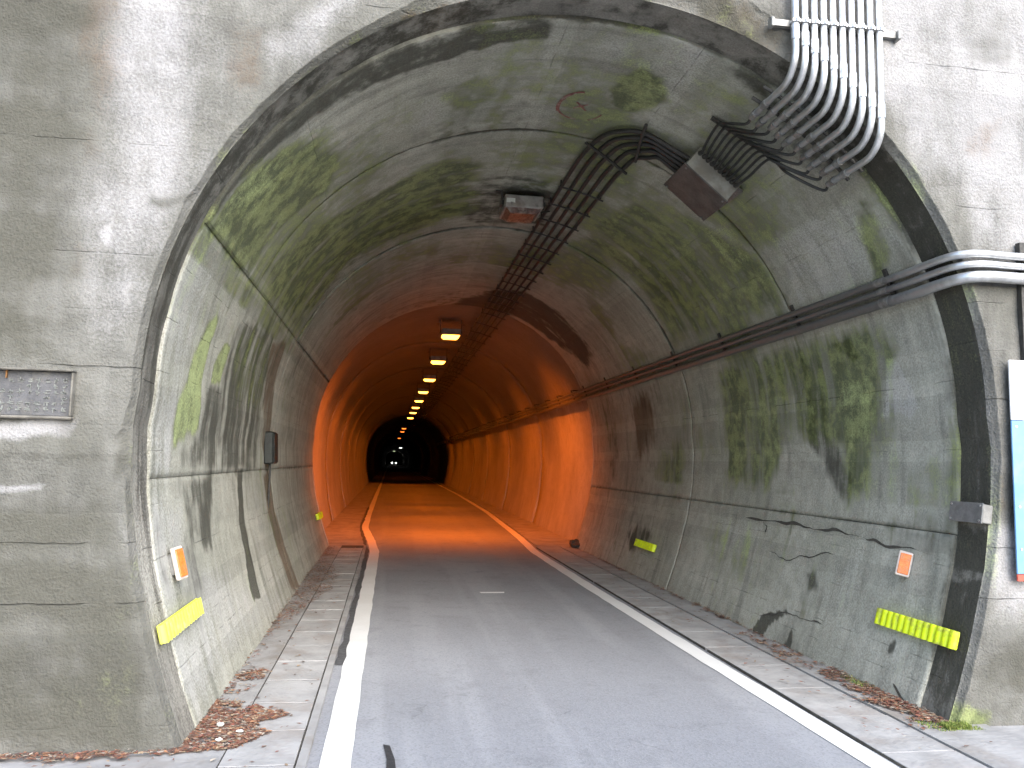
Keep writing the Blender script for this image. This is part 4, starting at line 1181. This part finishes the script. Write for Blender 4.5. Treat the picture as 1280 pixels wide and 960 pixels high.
# ================================================================== APPROACHING CAR, deep in the bore
cy, cx_ = 238.0, 1.09
car = thing('car', 'oncoming car far down the tunnel with both headlights on', 'car', (cx_, cy, 0))
def loft(secs, mat, nm):
    m = MB(); n = len(secs[0])
    vs = [v for sct in secs for v in sct]
    fs = [(i * n + k, i * n + (k + 1) % n, (i + 1) * n + (k + 1) % n, (i + 1) * n + k) for i in range(len(secs) - 1) for k in range(n)]
    m.add(vs, fs, True); m.add(secs[0], [tuple(range(n))[::-1]]); m.add(secs[-1], [tuple(range(n))])
    return m.build(nm, mat, car)
def sect(y, w, z0, z1, tap=.9):
    return [(cx_ - w / 2, y, z0), (cx_ + w / 2, y, z0), (cx_ + w / 2, y, z0 + (z1 - z0) * .6), (cx_ + w / 2 * tap, y, z1), (cx_ - w / 2 * tap, y, z1), (cx_ - w / 2, y, z0 + (z1 - z0) * .6)]
loft([sect(cy, 1.45, .25, .72), sect(cy + .15, 1.62, .2, .82), sect(cy + .9, 1.66, .2, .95), sect(cy + 3.2, 1.66, .2, 1.0), sect(cy + 3.9, 1.5, .3, .95)], M_CAR, 'body')
loft([sect(cy + .85, 1.5, .93, .97), sect(cy + 1.5, 1.45, .93, 1.5, .85), sect(cy + 3.1, 1.45, .93, 1.52, .85), sect(cy + 3.75, 1.4, .93, 1.0)], M_GLASS, 'cabin')
for sx in (-1, 1):
    m = MB(); m.tube([(cx_ + sx * .60, cy + .03, .68), (cx_ + sx * .60, cy - .03, .68)], [.17, .15], 12); m.build('headlight', M_HEAD, car)
    for yy in (.75, 3.2):
        m = MB(); m.tube([(cx_ + sx * .84, cy + yy, .30), (cx_ + sx * .66, cy + yy, .30)], .30, 16); w_ = m.build('wheel', M_TYRE, car)
hl = bpy.data.lights.new('headlight_beam', 'SPOT'); hl.energy = .3; hl.spot_size = math.radians(50); hl.color = (1, .95, .9); hl.shadow_soft_size = .15
ho = bpy.data.objects.new('headlight_beam', hl); COL.objects.link(ho); ho.location = (cx_, cy - .2, .7); ho.rotation_euler = (math.radians(80), 0, math.pi); child_fix(ho, car)

# ================================================================== LEAVES, MOSS, RUBBLE
LEAF_COLS = [(0.20, 0.09, 0.06), (0.24, 0.12, 0.075), (0.15, 0.085, 0.065), (0.32, 0.23, 0.15), (0.23, 0.085, 0.06), (0.13, 0.09, 0.075), (0.30, 0.15, 0.08), (0.36, 0.31, 0.25)]
def in_poly(x, y, poly):
    c = False; n = len(poly)
    for i in range(n):
        ax, ay = poly[i]; bx, by = poly[(i + 1) % n]
        if (ay > y) != (by > y) and x < (bx - ax) * (y - ay) / (by - ay) + ax: c = not c
    return c
def litter(name, label, regions, zbase, size=(.008, .024), seed=1):
    r = random.Random(seed); vs = []; fs = []; cols = []
    for poly, count, hgt in regions:
        xs = [p[0] for p in poly]; ys = [p[1] for p in poly]
        n = 0; tries = 0
        while n < count and tries < count * 30:
            tries += 1
            x = r.uniform(min(xs) - .04, max(xs) + .04); y = r.uniform(min(ys) - .04, max(ys) + .04)
            dense = float(vnoise(x * 9, y * 9, 3)) * .6 + float(vnoise(x * 25, y * 25, 8)) * .4
            if not in_poly(x + (dense - .5) * .14, y + (dense - .5) * .12, poly): continue
            if dense < r.uniform(.20, .72): continue
            n += 1
            L = r.uniform(*size); W = L * r.choice((.16, .22, .45, .6)); a = r.uniform(0, 2 * math.pi)
            z = zbase + .003 + r.random() ** 2 * hgt
            ca, sa = math.cos(a), math.sin(a); tl = r.uniform(-.35, .35); cu = r.uniform(0, .18) * L
            b = len(vs)
            for (u_, v_, k_) in ((-L, 0, cu), (-.2 * L, -W, 0), (L, 0, cu), (-.2 * L, W, 0)):
                vs.append((x + u_ * ca - v_ * sa, y + u_ * sa + v_ * ca, z + k_ + abs(v_) * .3 + u_ * tl * .3 + L * .05))
            fs.append((b, b + 1, b + 2)); fs.append((b, b + 2, b + 3))
            c = r.choice(LEAF_COLS); f = r.uniform(.7, 1.4)
            cols += [(c[0] * f, c[1] * f, c[2] * f, 1)] * 4
    me = bpy.data.meshes.new(name); me.from_pydata(vs, [], fs)
    at = me.attributes.new('tint', 'FLOAT_COLOR', 'POINT'); at.data.foreach_set('color', np.array(cols, np.float32).ravel())
    me.materials.append(M_LEAF); me.update()
    o = bpy.data.objects.new(name, me); link(o, None, 'stuff', label, 'leaf litter'); return o
litter('leaf_litter', 'brown leaf litter heaped on the left pavement at the portal corner', [
    ([(-1.0, 4.30), (-.70, 4.36), (-.60, 4.55), (-.68, 4.75), (-.52, 4.84), (-.66, 5.02), (-.86, 5.12), (-1.0, 5.22)], 4600, .009),
    ([(-2.7, 4.22), (-1.6, 4.26), (-1.0, 4.28), (-1.0, 4.36), (-2.7, 4.34)], 1500, .008),
    ([(-.99, 5.30), (-.84, 5.34), (-.80, 5.50), (-.97, 5.5)], 60, .006),
    ([(-.93, 5.60), (-.76, 5.66), (-.80, 5.92), (-.92, 5.85)], 260, .012),
    ([(-1.02, 5.4), (-.92, 5.4), (-.90, 8.0), (-1.02, 8.0)], 260, .008),
    ([(-1.0, 7.4), (-.84, 7.5), (-.72, 8.6), (-.62, 9.2), (-.58, 10.6), (-.76, 11.6), (-1.02, 11.8)], 2600, .03),
    ([(-1.02, 3.6), (-.42, 3.6), (-.42, 13.9), (-1.02, 13.9)], 420, .004),
    ([(-2.6, 3.5), (-1.0, 3.9), (-1.0, 4.3), (-2.6, 4.3)], 160, .004),
    ([(-1.02, 11.8), (-.80, 11.8), (-.84, 13.9), (-1.02, 13.9)], 400, .02),
], .032, seed=4)
litter('leaf_litter', 'reddish leaf litter along the foot of the right wall', [
    ([(3.10, 5.55), (3.30, 5.62), (3.30, 4.36), (3.12, 4.48), (3.06, 4.9)], 1900, .016),
    ([(2.66, 4.0), (3.31, 4.0), (3.31, 13.8), (2.66, 13.8)], 420, .004),
    ([(3.04, 4.3), (3.31, 4.3), (3.31, 6.2), (3.04, 6.2)], 260, .004),
    ([(3.24, 6.9), (3.31, 6.9), (3.31, 8.3), (3.24, 8.3)], 420, .02),
    ([(3.10, 6.0), (3.31, 6.0), (3.31, 6.9), (3.12, 6.9)], 380, .006),
    ([(3.22, 8.6), (3.31, 8.6), (3.31, 13.8), (3.24, 13.8)], 700, .012),
], .036, seed=9)

def tufts(name, label, regions, seed):
    r = random.Random(seed); vs = []; fs = []; cols = []
    for (xa, xb, ya, yb, zb, n, hgt) in regions:
        for _ in range(n):
            x = r.uniform(xa, xb); y = r.uniform(ya, yb); h = hgt * r.uniform(.3, 1); a = r.uniform(0, 6.28); w = .004
            lx, ly = math.cos(a), math.sin(a); ln = r.uniform(.1, .8) * h
            b = len(vs)
            vs += [(x - w * ly, y + w * lx, zb), (x + w * ly, y - w * lx, zb), (x + lx * ln, y + ly * ln, zb + h)]
            fs.append((b, b + 1, b + 2))
            c = r.choice([(0.16, 0.22, 0.04), (0.22, 0.28, 0.05), (0.10, 0.15, 0.03), (0.26, 0.27, 0.08)])
            cols += [(*c, 1)] * 3
    me = bpy.data.meshes.new(name); me.from_pydata(vs, [], fs)
    at = me.attributes.new('tint', 'FLOAT_COLOR', 'POINT'); at.data.foreach_set('color', np.array(cols, np.float32).ravel())
    me.materials.append(M_MOSS); me.update()
    o = bpy.data.objects.new(name, me); link(o, None, 'stuff', label, 'moss'); return o
tufts('moss', 'bright green moss tufts at the foot of the right portal corner', [
    (3.20, 3.36, 4.28, 4.36, .03, 1500, .035), (3.14, 3.42, 4.26, 4.33, .028, 700, .016), (3.10, 3.25, 4.30, 4.5, .034, 300, .014), (3.86, 4.2, 4.30, 4.355, .022, 500, .06),
    (3.2, 3.3, 5.1, 5.4, .036, 160, .03)], 5)

def lump(name, label, c, sz, mat, cat, seed):
    r = random.Random(seed); m = MB(); n = 10
    vs = []; fs = []
    for i in range(5):
        ph = math.pi * i / 4
        for k in range(n):
            a = 2 * math.pi * k / n; q = r.uniform(.75, 1.15)
            vs.append((c[0] + sz[0] * q * math.sin(ph) * math.cos(a), c[1] + sz[1] * q * math.sin(ph) * math.sin(a), c[2] + sz[2] * (.5 - .5 * math.cos(ph)) * q))
    for i in range(4):
        for k in range(n): fs.append((i * n + k, i * n + (k + 1) % n, (i + 1) * n + (k + 1) % n, (i + 1) * n + k))
    m.add(vs, fs); return m.build(name, mat, label=label, cat=cat)
lump('concrete_lump', 'dark lump of broken concrete at the foot of the wall where orange light begins', (3.27, 13.9, .03), (.12, .22, .14), M_BOXDK, 'rubble', 3)
lump('pale_stone', 'largest white stone in the brown leaf pile', (-.86, 4.64, .05), (.022, .020, .022), M_STONE, 'stone', 5)
lump('pale_stone', 'small pale stone at the front edge of the brown leaf pile', (-.82, 4.42, .045), (.018, .014, .018), M_STONE, 'stone', 6)
lump('pale_stone', 'flat pale stone on the road side of the brown leaf pile', (-.74, 4.55, .045), (.024, .012, .014), M_STONE, 'stone', 8)
